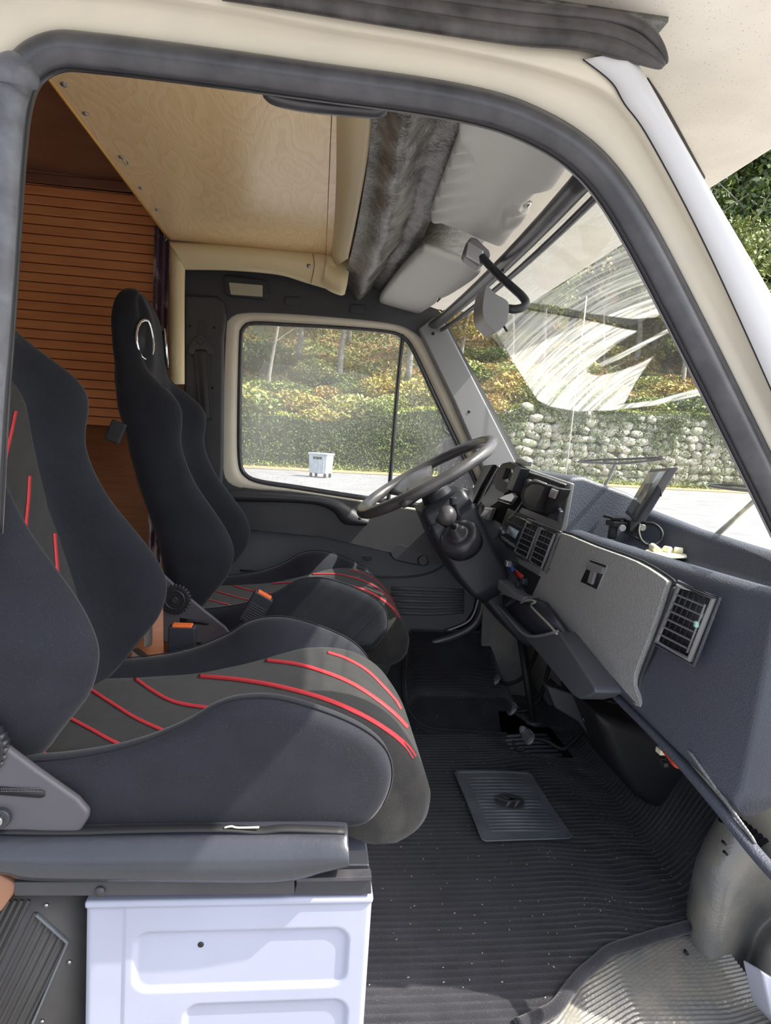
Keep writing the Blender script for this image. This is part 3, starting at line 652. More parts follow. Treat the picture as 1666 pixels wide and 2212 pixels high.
tube('fold_ridge',[PY(1440,2030,.33),PY(1475,2075,.27),PY(1540,2140,.2),PY(1600,2195,.13),PY(1660,2280,.05)],.02,stepm,st,seg=12,smoothn=5)
for x,y in [(1567,1823),(1570,1845),(1607,1880),(1485,2060)]:
    p=PY(x,y,.22); v,f=cylg(p+Vector((0,.01,0)),(0,-1,0),.003,.012,8); obj('rivet_hole',v,f,slot,st)
prism('sill_plate',[PY(1645,2098,.02),PY(1700,2130,.02),PY(1760,2300,.02),PY(1666,2190,.02)],(0,.05,-.02),white,st,bevel=.004)
# ---- lower left: dark ribbed side panel and lower van side
ll=empty('trim_6',(-.5,.12,.7)); struct(ll,'dark ribbed plastic panel left of the white seat box')
prism('panel',px3([(-200,1930),(188,1930),(188,2600),(-200,2600)],.060),(0,.02,0),ribpl,ll,bevel=0)
for k in range(13):
    if k<6: xt,yt=150-k*13.6,2034-k*12.6
    else: xt,yt=82-(k-5)*14.5,1944
    L=2300-yt
    prism('rib',px3([(xt,yt),(xt-7,yt-3),(xt-7-L*.494,yt+L),(xt-L*.494,yt+L)],.0595),(0,-.004,0),ribpl,ll,bevel=.001)
prism('plate_edge',px3([(83,1968),(152,2030),(72,2215),(66,2215),(145,2032),(78,1972)],.0595),(0,-.008,0),matr,ll,bevel=.002)
for x,y in [(101,1954),(151,2077),(92,2205)]:
    p=PY(x,y,.0595); v,f=cylg(p,(0,-1,0),.0035,.003,12); obj('screw',v,f,steel,ll)
prism('brown_carpet_edge',px3([(-60,1860),(0,1892),(37,1912),(30,1930),(0,1972),(-60,1990)],.02),(0,.05,0),darkbrown,ll,bevel=.004)
# ================================================================== SEAT BOX
XL,XR=PY(186,1942,.03).x,PY(804,1942,.03).x; ZT=PY(500,1942,.03).z
sb=empty('seat_box',((XL+XR)/2,.3,ZF)); tag(sb,'white painted metal box with pressed rounded panels carrying the near seat','seat base')
def rr_sdf(x,z,x0,x1,z0,z1,r):
    cx,cz=(x0+x1)/2,(z0+z1)/2; dx=abs(x-cx)-(x1-x0)/2+r; dz=abs(z-cz)-(z1-z0)/2+r
    return math.hypot(max(dx,0),max(dz,0))+min(max(dx,dz),0)-r
a1,a2=PY(290,2016,.03),PY(746,2128,.03); b1,b2=PY(398,2172,.03),PY(742,2300,.03)
xseam=PY(268,1960,.03).x
def front(u,v):
    x=XL+(XR-XL)*u; z=.50+(ZT-.012-.50)*v; y=.03
    for (x0,x1,z0,z1) in [(a1.x,a2.x,a2.z,a1.z),(b1.x,b2.x,b2.z,b1.z)]:
        d=rr_sdf(x,z,x0,x1,z0,z1,.025); t=min(max((d+.006)/.009,0),1); y+=.006*(1-t*t*(3-2*t))
    if x<xseam: y+=.0015
    e=min(x-XL,XR-x); y+=.004*max(0,1-e/.008)**2
    return Vector((x,y,z))
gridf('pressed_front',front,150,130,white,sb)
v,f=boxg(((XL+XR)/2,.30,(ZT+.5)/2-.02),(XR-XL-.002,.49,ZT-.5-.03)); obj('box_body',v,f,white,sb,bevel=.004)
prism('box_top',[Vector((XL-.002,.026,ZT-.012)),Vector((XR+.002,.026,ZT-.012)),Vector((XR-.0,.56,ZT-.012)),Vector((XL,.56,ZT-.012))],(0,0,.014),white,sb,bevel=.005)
p=PY(434,2040,.036); v,f=cylg(p+Vector((0,.002,0)),(0,-1,0),.005,.003,16); obj('drilled_hole',v,f,slot,sb)
# rails
rl=empty('seat_rail',(-.1,.03,ZT)); tag(rl,'black sliding rail between the white box and the padded trim','rail')
prism('outer_rail',px3([(30,1906),(636,1903),(636,1932),(185,1936),(30,1936)],.015),(0,.04,0),blackpl,rl,bevel=.002)
prism('inner_rail',px3([(640,1902),(802,1899),(803,1932),(636,1932)],.025),(0,.03,0),dashd,rl,bevel=.002)
prism('rail_top',px3([(640,1868),(798,1868),(800,1892),(640,1898)],.05),(0,.04,0),dashd,rl,bevel=.003)
p=PY(216,1925,.014); v,f=cylg(p,(0,-1,0),.008,.003,16); obj('rivet',v,f,blackpl,rl)
prism('rail_foil',px3([(640,1898),(803,1893),(803,1903),(640,1906)],.02),(0,.02,0),rubber,rl,bevel=.001)
# padded vinyl roll
sr=empty('side_trim_roll',(-.15,.02,.97)); tag(sr,'shiny black padded vinyl roll along the side of the near seat','trim')
tp=[(-300,1790),(0,1797),(200,1796),(400,1793),(600,1790),(735,1791),(752,1800)]
bt=[(-300,1900),(0,1880),(60,1899),(400,1905),(610,1905),(690,1880),(752,1862)]
rings=[]
for a,b in zip(catm([(x,y,0) for x,y in tp],6),catm([(x,y,0) for x,y in bt],6)):
    A=PY(a.x,a.y,.03);B=PY(b.x,b.y,.03); q=[]
    for k,(s,d) in enumerate([(0,.05),(0,.0),(.06,-.012),(.2,-.026),(.4,-.036),(.6,-.036),(.8,-.026),(.94,-.010),(1,.005),(1,.05)]):
        q.append(A.lerp(B,s)+Vector((0,d,0)))
    rings.append(q)
vin=mat('roll_vinyl',(.028,.030,.040),.27,col2=(.036,.039,.050),cs=8,bump=.45,bs=90,btype='noise',spec=.7)
v,f=loft(rings); obj('padding',v,f,vin,sr)
tube('torn_edge',px3([(0,1793),(150,1795),(300,1791),(480,1789),(560,1794),(620,1789),(745,1794)],.03),(.004,.010),slot,sr,seg=8,smoothn=5,flat=(0,0,1))
tube('foam_shred',px3([(485,1788),(500,1785),(515,1788),(560,1787)],.024),.0018,mat('foam',(.45,.42,.34),.9),sr,seg=6,smoothn=4)
# ================================================================== SEATS
YC=.31
seat=empty('bucket_seat',(-.2,YC,.97)); tag(seat,'near black bucket seat with red stripes, on the padded roll and white box','seat')
DX=-.095
BK=[(1.06,-.43,-.36,-.375,.21),(1.10,-.45,-.325,-.375,.235),(1.13,-.46,-.305,-.38,.248),(1.17,-.468,-.275,-.385,.256),(1.21,-.475,-.25,-.395,.262),(1.264,-.485,-.237,-.41,.267),(1.305,-.495,-.243,-.42,.267),(1.357,-.515,-.270,-.435,.262),(1.41,-.535,-.31,-.45,.255),(1.471,-.56,-.357,-.47,.246),(1.52,-.575,-.385,-.48,.24),(1.565,-.59,-.405,-.49,.236),(1.614,-.60,-.416,-.50,.237),(1.665,-.615,-.412,-.51,.243),(1.705,-.625,-.414,-.518,.247),(1.735,-.63,-.43,-.522,.243),(1.76,-.636,-.455,-.526,.228),(1.79,-.645,-.495,-.53,.205),(1.82,-.65,-.530,-.533,.182),(1.85,-.656,-.552,-.535,.163),(1.89,-.665,-.566,-.537,.147),(1.93,-.67,-.572,-.541,.138),(1.97,-.675,-.576,-.546,.130),(2.01,-.674,-.583,-.556,.120),(2.045,-.668,-.590,-.573,.104),(2.07,-.655,-.59,-.59,.082),(2.085,-.64,-.605,-.605,.05),(2.09,-.63,-.62,-.62,.01)]
def backring(z,b,f,c,w):
    k=min(1,w/.24); h=[(0,b),(.5*w,b+.002),(.85*w,b+.014),(.985*w,b+.045*k),(w,(b*.5+f*.5)),(w-.008*k,f-.035*k),(w-.022*k,f-.008*k),(w-.042*k,f),(w-.066*k,f-.012*k-.1*(f-c)),(w-.088*k,c+.35*(f-c)),(w-.108*k,c+.08*(f-c)),(w-.135*k,c),((w-.135*k)*.5,c-.004),(0,c-.005)]
    pts=[(y,x) for y,x in h]+[(-y,x) for y,x in h[-2:0:-1]]
    return [Vector((x+DX,YC+y,z+.004)) for y,x in pts]
zs=sorted(set([t[0] for t in BK]))
# smooth table through catmull
tabs=catm([(t[0],t[1],t[2]) for t in BK],3); tabs2=catm([(t[0],t[3],t[4]) for t in BK],3)
rings=[backring(a.x,a.y,a.z,b.y,b.z) for a,b in zip(tabs,tabs2)]
v,f=loft(rings); back=obj('backrest',v,f,fab,seat,sub=1); back['label']='black fabric backrest with flared shoulder and hip bolsters'
def backin(u,v_):
    z=1.08+(1.735-1.08)*v_; b,fr_,c,w=interp(BK,z); hw=(w-.105)
    if v_>.86: hw*=math.sqrt(max(0,1-((v_-.86)/.14)**2))*.75+.25
    y=(u*2-1); e=1-abs(y)**10*.0
    edge=min(1,(1-abs(y))/.05,v_/.01,(1-v_)/.01)
    return Vector((c+DX+.004-.010*(1-edge)+.004*(1-y*y),YC+y*hw,z))
insb=gridf('backrest_insert',backin,24,60,ins,seat)
# head shell seam
tube('seam',[Vector((BK[16][2]+DX-.075+.003*abs(0),YC+y,1.80-.9*y*y)) for y in (-.13,-.08,0,.08,.13)],.0012,slot,seat,seg=6,smoothn=4)
# harness holes with chrome bezels
for s in(-1,1):
    cx=-.562+DX; c=Vector((cx+(-.004 if s<0 else .014),YC+s*.098,1.925))
    shape=[(-.012,.062),(.012,.052),(.026,.012),(.022,-.04),(.006,-.062),(-.016,-.048),(-.026,-.008),(-.022,.036)]
    sm=catm([(0,s*a*1.35,b) for a,b in shape],2,True)
    tilt=Matrix.Rotation(math.radians(-30 if s<0 else 14),3,'Z')@Matrix.Rotation(math.radians(-6),3,'Y')
    path=[c+Vector((.006,0,0))+tilt@q for q in sm]
    h=tube('harness_bezel',path,.0055,chrome,seat,seg=8,closed=True); h['label']='chrome-rimmed harness slot'
    inner=[c+Vector((.0045,0,0))+tilt@(q*.95) for q in sm]
    prism('slot_interior',inner,(-.01,0,0),slot,h,bevel=0)
# cushion centre: outline wrapped across
CO=[(-.45,1.00),(-.44,1.065),(-.38,1.078),(-.28,1.085),(-.16,1.10),(-.05,1.13),(.05,1.160),(.13,1.172),(.20,1.163),(.26,1.130),(.305,1.075),(.335,1.02),(.34,.985),(.332,.945),(.305,.915),(.26,.91),(.1,.975),(-.2,.975)]
co=catm([(x,0,z) for x,z in CO],4,True)
rings=[]
NY=22
for j in range(NY+1):
    y=-.205+.41*j/NY; t=abs(y)/.205; cr=-.012*t*t; e=max(0,(t-.8)/.2); sh=1-.12*e*e
    rings.append([Vector((( p.x+.1)*sh-.1+DX, YC+y, 1.0+(p.z-1.0)*(1-.05*t*t-.15*e*e)+.0)) for p in co])
v,f=loft(rings,True,True); cushion=obj('cushion',v,f,ins,seat); cushion['label']='charcoal knit seat cushion with a rounded nose'
# side bolsters
BO=[(-.45,.992),(-.46,1.05),(-.44,1.092),(-.32,1.102),(-.24,1.115),(-.17,1.135),(-.10,1.168),(-.056,1.198),(-.011,1.213),(.05,1.214),(.128,1.193),(.193,1.165),(.235,1.132),(.252,1.095),(.252,1.055),(.235,1.013),(.20,.985),(.10,.982),(-.2,.982)]
bo=catm([(x,0,z) for x,z in BO],4,True)
def inset(pl,d,dt):
    n=len(pl); out=[]
    for i,p in enumerate(pl):
        a=pl[i-1];b=pl[(i+1)%n]; t=(b-a).normalized(); nrm=Vector((t.z,0,-t.x))
        q=p+nrm*d
        k=min(max((p.z-1.0)/.2,0),1); q.z-=dt*k; out.append(q)
    return out
for s in (-1,1):
    rings=[]
    for t,d,dt in [(.0,.030,0),(.003,.014,0),(.012,.004,0),(.030,.0,0),(.048,.001,.001),(.066,.004,.012),(.085,.006,.030),(.105,.008,.052),(.125,.010,.074)]:
        rings.append([Vector((q.x+DX,YC+s*(.262-t),q.z)) for q in inset(bo,d,dt)])
    v,f=loft(rings); bl=obj('side_bolster',v,f,fab,seat,sub=1)
    ed=[Vector((q.x+DX,YC+s*(.262-.020),q.z+.0012)) for q in inset(bo,.001,0)[4*2:4*15]]
    tube('piping',ed,.0016,fab,bl,seg=6)
# stripes laid on the surfaces
def bvh(o):
    dg=None; me=o.data; return BVHTree.FromPolygons([v.co for v in me.vertices],[tuple(p.vertices) for p in me.polygons])
bc=bvh(cushion); bb=bvh(insb)
def stripe(name,pl,bv,wpx,parent,n=10):
    pts=catm([(x,y,0) for x,y in pl],n); v=[];f=[]
    for i,p in enumerate(pts):
        a=pts[max(i-1,0)];b=pts[min(i+1,len(pts)-1)]; t=(b-a).normalized(); nn=Vector((-t.y,t.x,0))
        ww=wpx[0]+(wpx[1]-wpx[0])*i/(len(pts)-1)
        row=[]
        for s in (-1,1):
            q=p+nn*ww*s; d=Vector(ray(q.x,q.y)).normalized(); h=bv.ray_cast(Vector(CAM),d)
            row.append((h[0]+h[1].normalized()*(-.0012 if h[1].dot(d)>0 else .0012)) if h[0] else None)
        v.append(row)
    good=[r for r in v if r[0] is not None and r[1] is not None]
    if len(good)<2: return
    V=[];Fc=[]
    for r in good: V+=[r[0],r[1]]
    for i in range(len(good)-1):
        if (good[i][0]-good[i+1][0]).length<.06: Fc.append((2*i,2*i+1,2*i+3,2*i+2))
    if not Fc: return
    return obj(name,V,Fc,red,parent,solid=.0012)
for pl,wd in [([(84,1617),(103,1634),(124,1652)],(4,4)),([(145,1549),(200,1578),(240,1600),(285,1620)],(3.5,3.5)),([(190,1486),(250,1525),(300,1555),(375,1588)],(3.5,3.5)),([(285,1461),(330,1493),(375,1516),(430,1527),(480,1532)],(3.5,3.5)),
  ([(430,1461),(510,1468),(600,1483),(700,1510),(780,1544),(840,1580),(878,1612),(895,1636)],(4,5)),([(575,1427),(640,1435),(700,1452),(760,1477),(815,1512),(855,1545),(880,1572)],(3.5,3.5)),([(708,1410),(745,1422),(790,1447),(830,1485),(856,1515),(866,1532)],(2.5,2.5)),([(868,1452),(874,1490),(862,1470)],(1,1))]:
    stripe('stripe',pl,bc,wd,cushion)
for pl in [[(33,888),(22,940),(10,990),(0,1040)],[(63,1028),(60,1080),(55,1130),(52,1168)],[(117,1152),(119,1180),(122,1220),(124,1252)],[(186,1285),(190,1320),(196,1356)],[(229,1413),(226,1440),(215,1465),(203,1480)]]:
    stripe('stripe',pl,bb,(3.5,3.5),insb)
# reclining hinge cover on the near side + knob
hx=px3([(-180,1440),(-20,1572),(0,1587),(90,1655),(175,1715),(199,1742),(197,1757),(180,1785),(165,1792),(60,1784),(-60,1790),(-150,1770),(-200,1600)],.042)
hc=prism('hinge_cover',hx,(0,-.016,0),hinge,seat,bevel=.006,bseg=3)
q=px3([(-30,1696),(88,1706),(97,1709),(97,1720),(88,1723),(-30,1714)],.0255); prism('name_recess',q,(0,-.0012,0),slot,hc,bevel=0)
marks('embossed_text',2,1703,.0235,hc,2,80,hinge)
p=PY(4,1763,.026); v,f=cylg(p,(0,-1,0),.016,.010,24); kb=obj('bolt_cap',v,f,dashd,hc,bevel=.002)
v,f=cylg(p+Vector((0,-.01,0)),(0,-1,0),.008,.006,24); obj('bolt',v,f,steel,kb,bevel=.001)
# round recline wheel, on the backrest side
kp=Vector((-.50,YC-.268,1.14))
rings=[]
kw=empty('x'); bpy.data.objects.remove(kw)
v,f=cylg(kp,(0,-1,0),.045,.022,40,.043); kn=obj('recline_wheel',v,f,slot,seat,bevel=.003)
g_=[]
for k in range(24):
    a=2*math.pi*k/24; g_.append(cylg(kp+Vector((math.cos(a)*.043,-.002,math.sin(a)*.043)),(0,-1,0),.0045,.018,8))
v,f=merge(*g_); obj('wheel_grip',v,f,dashd,kn)
v,f=tube_geo([kp+Vector((math.cos(a)*.028,-.023,math.sin(a)*.028)) for a in np.linspace(0,2*math.pi,33)[:-1]],.003,8,True); obj('wheel_rim',v,f,dashd,kn)
v,f=cylg(kp+Vector((0,-.022,0)),(0,-1,0),.010,.006,20); obj('wheel_cap',v,f,dashd,kn,bevel=.002)
# under-seat frame
v,f=merge(boxg((-.18,YC-.17,.945),(.52,.03,.05)),boxg((-.18,YC+.17,.945),(.52,.03,.05)),boxg((-.18,YC,.955),(.45,.32,.02))); obj('seat_frame',v,f,slot,seat,bevel=.002)
tube('slide_lever',[Vector((.03,YC-.10,.94)),Vector((.13,YC-.10,.955)),Vector((.145,YC-.05,.96)),Vector((.145,YC+.1,.96)),Vector((.12,YC+.13,.95)),Vector((.03,YC+.13,.945))],.006,dashd,seat,seg=8,smoothn=5)
# far seat
seat2=copy_tree(seat)
box('strap_end',PY(250,933,.56),(.034,.01,.05),slot,seat,rot=Matrix.Rotation(math.radians(20),3,'Y')); seat2.location=seat.location+Vector((.095,.93,.0)); tag(seat2,"far black bucket seat with red stripes, driver's seat beside the far door",'seat')
for o in (seat,seat2): o['group']='bucket seats'
# far seat pedestal
pd=empty('seat_pedestal',(-.1,1.25,ZF)); tag(pd,'dark metal pedestal under the far seat','seat base')
box('pedestal_body',(-.12,1.24,.755),(.50,.42,.31),blackpl,pd,bevel=.01)
box('pedestal_rail',(-.10,1.05,.925),(.50,.03,.02),steel,pd); box('pedestal_rail',(-.10,1.43,.925),(.50,.03,.02),steel,pd)
# between the seats: rear bulkhead box, seat-rail ends
mb=empty('trim_7',(-.38,.78,ZF)); struct(mb,'brown board between the two seats')
prism('board',px3([(268,1290),(352,1290),(352,1560),(268,1560)],.95),(0,.02,0),brownw,mb,bevel=0)
prism('metal_runner',[PY(283,1402,.70),PY(300,1398,.70),PY(345,1432,.66),PY(330,1440,.66)],(0,0,-.03),steel,mb,bevel=.003)
prism('door_handle_plate',px3([(322,1340),(330,1338),(330,1392),(322,1396),(312,1398),(312,1360)],.90),(0,-.006,0),steel,mb,bevel=.003)
box('floor_cover',(-.36,.76,.85),(.50,.34,.02),darkbrown,mb); box('tunnel_box',(-.36,.76,.72),(.46,.32,.24),blackpl,mb,bevel=.01)
# buckles
def buckle(name,c,R_,label,w=.044,h=.062,t=.02,ridg=False):
    e=empty(name,c); tag(e,label,'seat belt buckle','seat belt buckles')
    T=lambda x,y,z: Vector(c)+R_@Vector((x,y,z))
    def bx(nm,cx,cy,cz,sx,sy,sz,m,par,bv):
        v,f=boxg((0,0,0),(sx,sy,sz)); v=[T(p.x+cx,p.y+cy,p.z+cz) for p in v]; return obj(nm,v,f,m,par,bevel=bv)
    bd=bx('buckle_body',0,0,h/2,w,t,h,dashd,e,.004)
    bx('release_button',0,-.001,h+.001,w*.72,t*.85,.008,orange,e,.002)
    if ridg:
        for k in range(8): bx('grip_ridge',0,-t/2-.0008,h*.12+k*h*.075,w*.8,.002,h*.03,blackpl,bd,.0006)
    else: marks('buckle_text',372,1362,c[1]-.013,bd,1,44,etch) 
    bx('buckle_stalk',0,0,-.03,w*.55,t*.5,.07,slot,e,.003)
    return e
c=PY(393,1418,.62); buckle('seat_belt_buckle',(c.x,.62,c.z),Matrix.Rotation(0,3,'Y'),'upright belt buckle with orange button beside the near seat',w=.066,h=.080,t=.028)
c=PY(535,1345,.90); buckle('seat_belt_buckle',(c.x,.90,c.z),Matrix.Rotation(math.radians(28),3,'Y'),'ridged belt buckle with orange button leaning against the far seat',w=.062,h=.098,t=.03,ridg=True)
p=PY(402,1412,.60); v,f=cylg(p,(0,-1,0),.010,.006,20); o=obj('bolt_button',v,f,cream2,None,bevel=.002); tag(o,'small round ivory cap in front of the upright buckle','cap')
# belt anchor and webbing on far pillar
ba=empty('seat_belt',PY(434,745,1.58)); tag(ba,'black seat belt hanging from its anchor on the far pillar','seat belt')
prism('anchor_plate',px3([(p.x,p.y) for p in catm([(x,y,0) for x,y in [(422,730),(434,724),(446,731),(462,752),(460,766),(448,764),(446,757),(424,757),(420,766),(410,764),(408,752)]],3,True)],1.585),(0,-.010,0),blackpl,ba,bevel=.003)
p=PY(433,737,1.574); v,f=cylg(p,(0,-1,0),.013,.007,20); an=obj('anchor_bolt',v,f,dashd,ba,bevel=.002)
def web(u,v_):
    a=PY(417+3*v_+u*(35-8*v_),757+v_*110,1.578); return a
gridf('webbing',lambda u,v_:PY(417+14*v_+u*(34-6*v_),757+v_*150,1.576+.003*math.sin(u*9)),8,20,mat('belt_webbing',(.03,.03,.034),.7,bump=.4,bs=700),ba,solid=.002)
# ================================================================== DASHBOARD
dash=empty('dashboard',(.8,.8,1.1)); tag(dash,'dark grey moulded dashboard running across below the windscreen','dashboard')
XF=[(-.1,.82),(.0,.80),(.10,.782),(.22,.765),(.4,.748),(.8,.722),(1.1,.70),(1.6,.69)]
ZL=[(-.1,1.02),(0,1.045),(.07,1.063),(.24,1.092),(.49,1.128),(.8,1.17),(.95,1.19),(1.6,1.19)]
ZTp=[(-.1,1.47),(.25,1.474),(.5,1.485),(.95,1.525),(1.28,1.56),(1.6,1.56)]
fi=lambda t,x: float(np.interp(x,[a[0] for a in t],[a[1] for a in t]))
def dsec(Y):
    xf=fi(XF,Y); zl=fi(ZL,Y); zt=fi(ZTp,Y)
    xb=xf-.022
    pts=[(1.03,zl+.03),(xb+.10,zl+.02),(xb+.03,zl-.012),(xb+.008,zl-.014),(xb-.004,zl-.002),(xb-.006,zl+.012),(xb+.002,zl+.03),(xb+.008,zl+.10),(xf-.002,1.38),(xf,1.412),(xf+.006,1.428),(xf+.022,1.437),(xf+.045,1.436),(xf+.062,1.426),(xf+.075,1.412),(.88,1.402),(.905,1.406),(.925,1.425),(.935,zt-.012),(.945,zt),(.965,zt+.003),(.985,zt-.006),(.995,zt-.03),(1.03,1.44)]
    return [Vector((x,Y,z)) for x,z in pts]
v,f=loft([dsec(Y) for Y in [.015,.03,.06,.1,.15,.2,.3,.4,.5,.6,.7,.8,.9,1.0,1.2,1.4,1.58]],True,True)
obj('dash_shell',v,f,dashm,dash)
PF=lambda x,y,o=0: PL(x,y,(.725-.0,.5,1.30),(1,.055,.06))-Vector((o,0,0))
# lower flange ridge with bright edge
tube('lower_flange',[PF(x,y,.004) for x,y in [(1176,1318),(1225,1382),(1290,1452),(1345,1512),(1400,1566),(1470,1640),(1560,1745),(1640,1845),(1700,1910)]],(.010,.014),dashm,dash,seg=10,smoothn=5)
dbv=bvh(bpy.data.objects['dash_shell'])
def onx(x,y,o=.002,bv=None):
    d=Vector(ray(x,y)).normalized(); h=(bv or dbv).ray_cast(Vector(CAM),d)
    return (h[0] if h[0] is not None else PF(x,y,0))-d*o
gq=[(1478,1615),(1500,1622),(1560,1700),(1620,1782),(1640,1812),(1618,1812),(1560,1740),(1505,1668)]
for k in range(26):
    u=k/25; x0,y0=1486+u*128,1622+u*176
    v,f=tube_geo([onx(x0,y0),onx(x0+10,y0+9),onx(x0+18,y0+24)],.0028,6); obj('grille_rib',v,f,trimg,dash)
# glovebox
gpx=[(1222,1151),(1300,1181),(1390,1214),(1450,1250),(1457,1262),(1452,1278),(1424,1362),(1394,1436),(1386,1466),(1389,1490),(1400,1528),(1360,1502),(1290,1438),(1225,1368),(1180,1320),(1166,1300),(1163,1282),(1180,1232),(1206,1168)]
gs=[(p.x,p.y) for p in catm([(x,y,0) for x,y in gpx],3,True)]
gcx=(1310,1330)
prism('lid_gap',[PF(gcx[0]+(x-gcx[0])*1.035,gcx[1]+(y-gcx[1])*1.03,.002) for x,y in gs],(-.004,0,0),slot,dash,bevel=0)
lid=prism('glovebox_lid',[PF(x,y,.004) for x,y in gs],(-.014,0,0),dashg,dash,bevel=.006,bseg=3); lid['label']='pale grey glovebox lid'
prism('latch_recess',[PF(x,y,.0185) for x,y in [(1292,1210),(1328,1223),(1306,1273),(1270,1257)]],(-.0012,0,0),slot,lid,bevel=0)
prism('latch',[PF(x,y,.018) for x,y in [(1291,1214),(1325,1227),(1320,1241),(1307,1237),(1299,1264),(1289,1259),(1296,1234),(1284,1229)]],(-.008,0,0),trimg,lid,bevel=.002)
tube('latch_rim',[PF(x,y,.019) for x,y in [(1291,1209),(1329,1222),(1306,1275),(1268,1258)]],.0018,dashg,lid,seg=6,closed=True)
prism('lid_hinge',[PF(x,y,.004) for x,y in [(1440,1250),(1456,1256),(1454,1264),(1438,1257)]],(-.006,0,0),dashd,lid,bevel=.001)
tube('panel_groove',[PF(x,y,.004) for x,y in [(1460,1268),(1440,1330),(1410,1410),(1390,1462),(1388,1490),(1400,1520),(1430,1550)]],.006,dashd,dash,seg=8,smoothn=5)
def vent(q,pf,rows,cols,parent,label=None,fr=.006,frm=trimg,depth=.02):
    A,B_,C,D=[pf(*p) for p in q]  # tl,tr,br,bl
    n=(B_-A).cross(D-A).normalized()
    if n.x>0: n=-n
    Pp=lambda u,v: (A.lerp(B_,u)).lerp(D.lerp(C,u),v)
    ve=obj('air_vent',*prism_geo([Pp(-.02,-.02),Pp(1.02,-.02),Pp(1.02,1.02),Pp(-.02,1.02)],n*.002),slot,parent)
    if label: ve['label']=label
    v,f=tube_geo([Pp(0,0)+n*.005,Pp(1,0)+n*.005,Pp(1,1)+n*.005,Pp(0,1)+n*.005],fr,6,True); obj('vent_frame',v,f,frm,ve)
    for i in range(rows):
        v_=(i+1)/(rows+1); a=Pp(.03,v_)+n*.008; b=Pp(.97,v_)+n*.008; up=(D-A).normalized()
        v,f=prism_geo([a-up*.0015,b-up*.0015,b+up*.0015,a+up*.0015],-n*.006); obj('slat',v,f,frm,ve,bevel=.0005)
    for j in range(cols):
        u=(j+1)/(cols+1); a=Pp(u,.03)+n*.003; b=Pp(u,.97)+n*.003; r=(B_-A).normalized()
        v,f=prism_geo([a-r*.0012,b-r*.0012,b+r*.0012,a+r*.0012],n*.002); obj('vane',v,f,dashd,ve)
    return ve,Pp,n
ve,Pp,n_=vent([(1476,1265),(1550,1294),(1500,1424),(1428,1386)],lambda x,y:PF(x,y,.004),6,5,dash,'square air vent at the near end')
v,f=tube_geo([Pp(.93,.1)+n_*.010,Pp(.93,.9)+n_*.010],.0025,6); obj('vent_slider',v,f,trimg,ve)
v,f=boxg(Pp(.93,.42)+n_*.013,(.008,.008,.012)); obj('slider_knob',v,f,mat('mint_knob',(.35,.6,.5),.5),ve,bevel=.002)
tube('vent_surround',[PF(x,y,.005) for x,y in [(1472,1256),(1561,1291),(1506,1438),(1419,1392)]],.0035,dashm,dash,seg=8,closed=True)
# tray details
# instrument pod
v,f=prism_geo([Vector((x,.77,z)) for x,z in [(.69,1.30),(.692,1.44),(.705,1.570),(.72,1.588),(.76,1.592),(.90,1.552),(.945,1.535),(.96,1.50),(.96,1.36)]],(0,.83,0))
obj('instrument_pod',v,f,dashm,dash,bevel=.014,bseg=4)
PI_=lambda x,y,o=0: PX(x,y,.694)-Vector((o,0,0))
# left/driver side fascia
prism('fascia',[PI_(x,y,-.01) for x,y in [(1062,1006),(1120,1006),(1235,1044),(1218,1140),(1195,1190),(1165,1250),(1150,1290),(1070,1225),(1030,1180),(1000,1100),(1012,1085)]],(-.014,0,0),trimg,dash,bevel=.004)
prism('cluster_hood',[PI_(x,y,.004) for x,y in [(1058,1006),(1078,1004),(1050,1052),(1032,1088),(1016,1090)]],(-.02,0,0),dashd,dash,bevel=.004)
cl=prism('instrument_recess',[PI_(x,y,.003) for x,y in [(1088,1012),(1130,1014),(1225,1050),(1192,1120),(1130,1096),(1100,1140),(1050,1110),(1036,1085)]],(-.003,0,0),slot,dash,bevel=0)
prism('instrument_lens',[PI_(x,y,.007) for x,y in [(1092,1018),(1124,1018),(1090,1078),(1058,1100),(1042,1082)]],(-.003,0,0),dashd,dash,bevel=.002)
tube('bezel_line',[PI_(x,y,.008) for x,y in [(1083,1008),(1064,1042),(1046,1078),(1032,1105),(1060,1120)]],.003,silver,dash,seg=6,smoothn=4)
tube('bezel_line',[PI_(x,y,.008) for x,y in [(1140,1018),(1190,1034),(1228,1048)]],.003,silver,dash,seg=6,smoothn=3)
tube('bezel_line',[PI_(x,y,.008) for x,y in [(1148,1060),(1120,1105),(1096,1130),(1075,1165)]],.003,silver,dash,seg=6,smoothn=4)
vent([(1010,1056),(1024,1060),(1012,1092),(998,1085)],lambda x,y:PI_(x,y,.02),3,1,dash,'small side air vent beside the driver')
prism('side_vent_housing',[PI_(x,y,.002) for x,y in [(1006,1050),(1030,1054),(1016,1098),(994,1090)]],(-.017,0,0),dashd,dash,bevel=.002)
sw=prism('rocker_switch',[PI_(x,y,.010) for x,y in [(1062,1094),(1080,1098),(1068,1126),(1048,1118)]],(-.016,0,0),silver,dash,bevel=.004)
prism('switch_mark',[PI_(x,y,.027) for x,y in [(1062,1102),(1072,1104),(1064,1118),(1054,1114)]],(-.001,0,0),etch,sw,bevel=0)
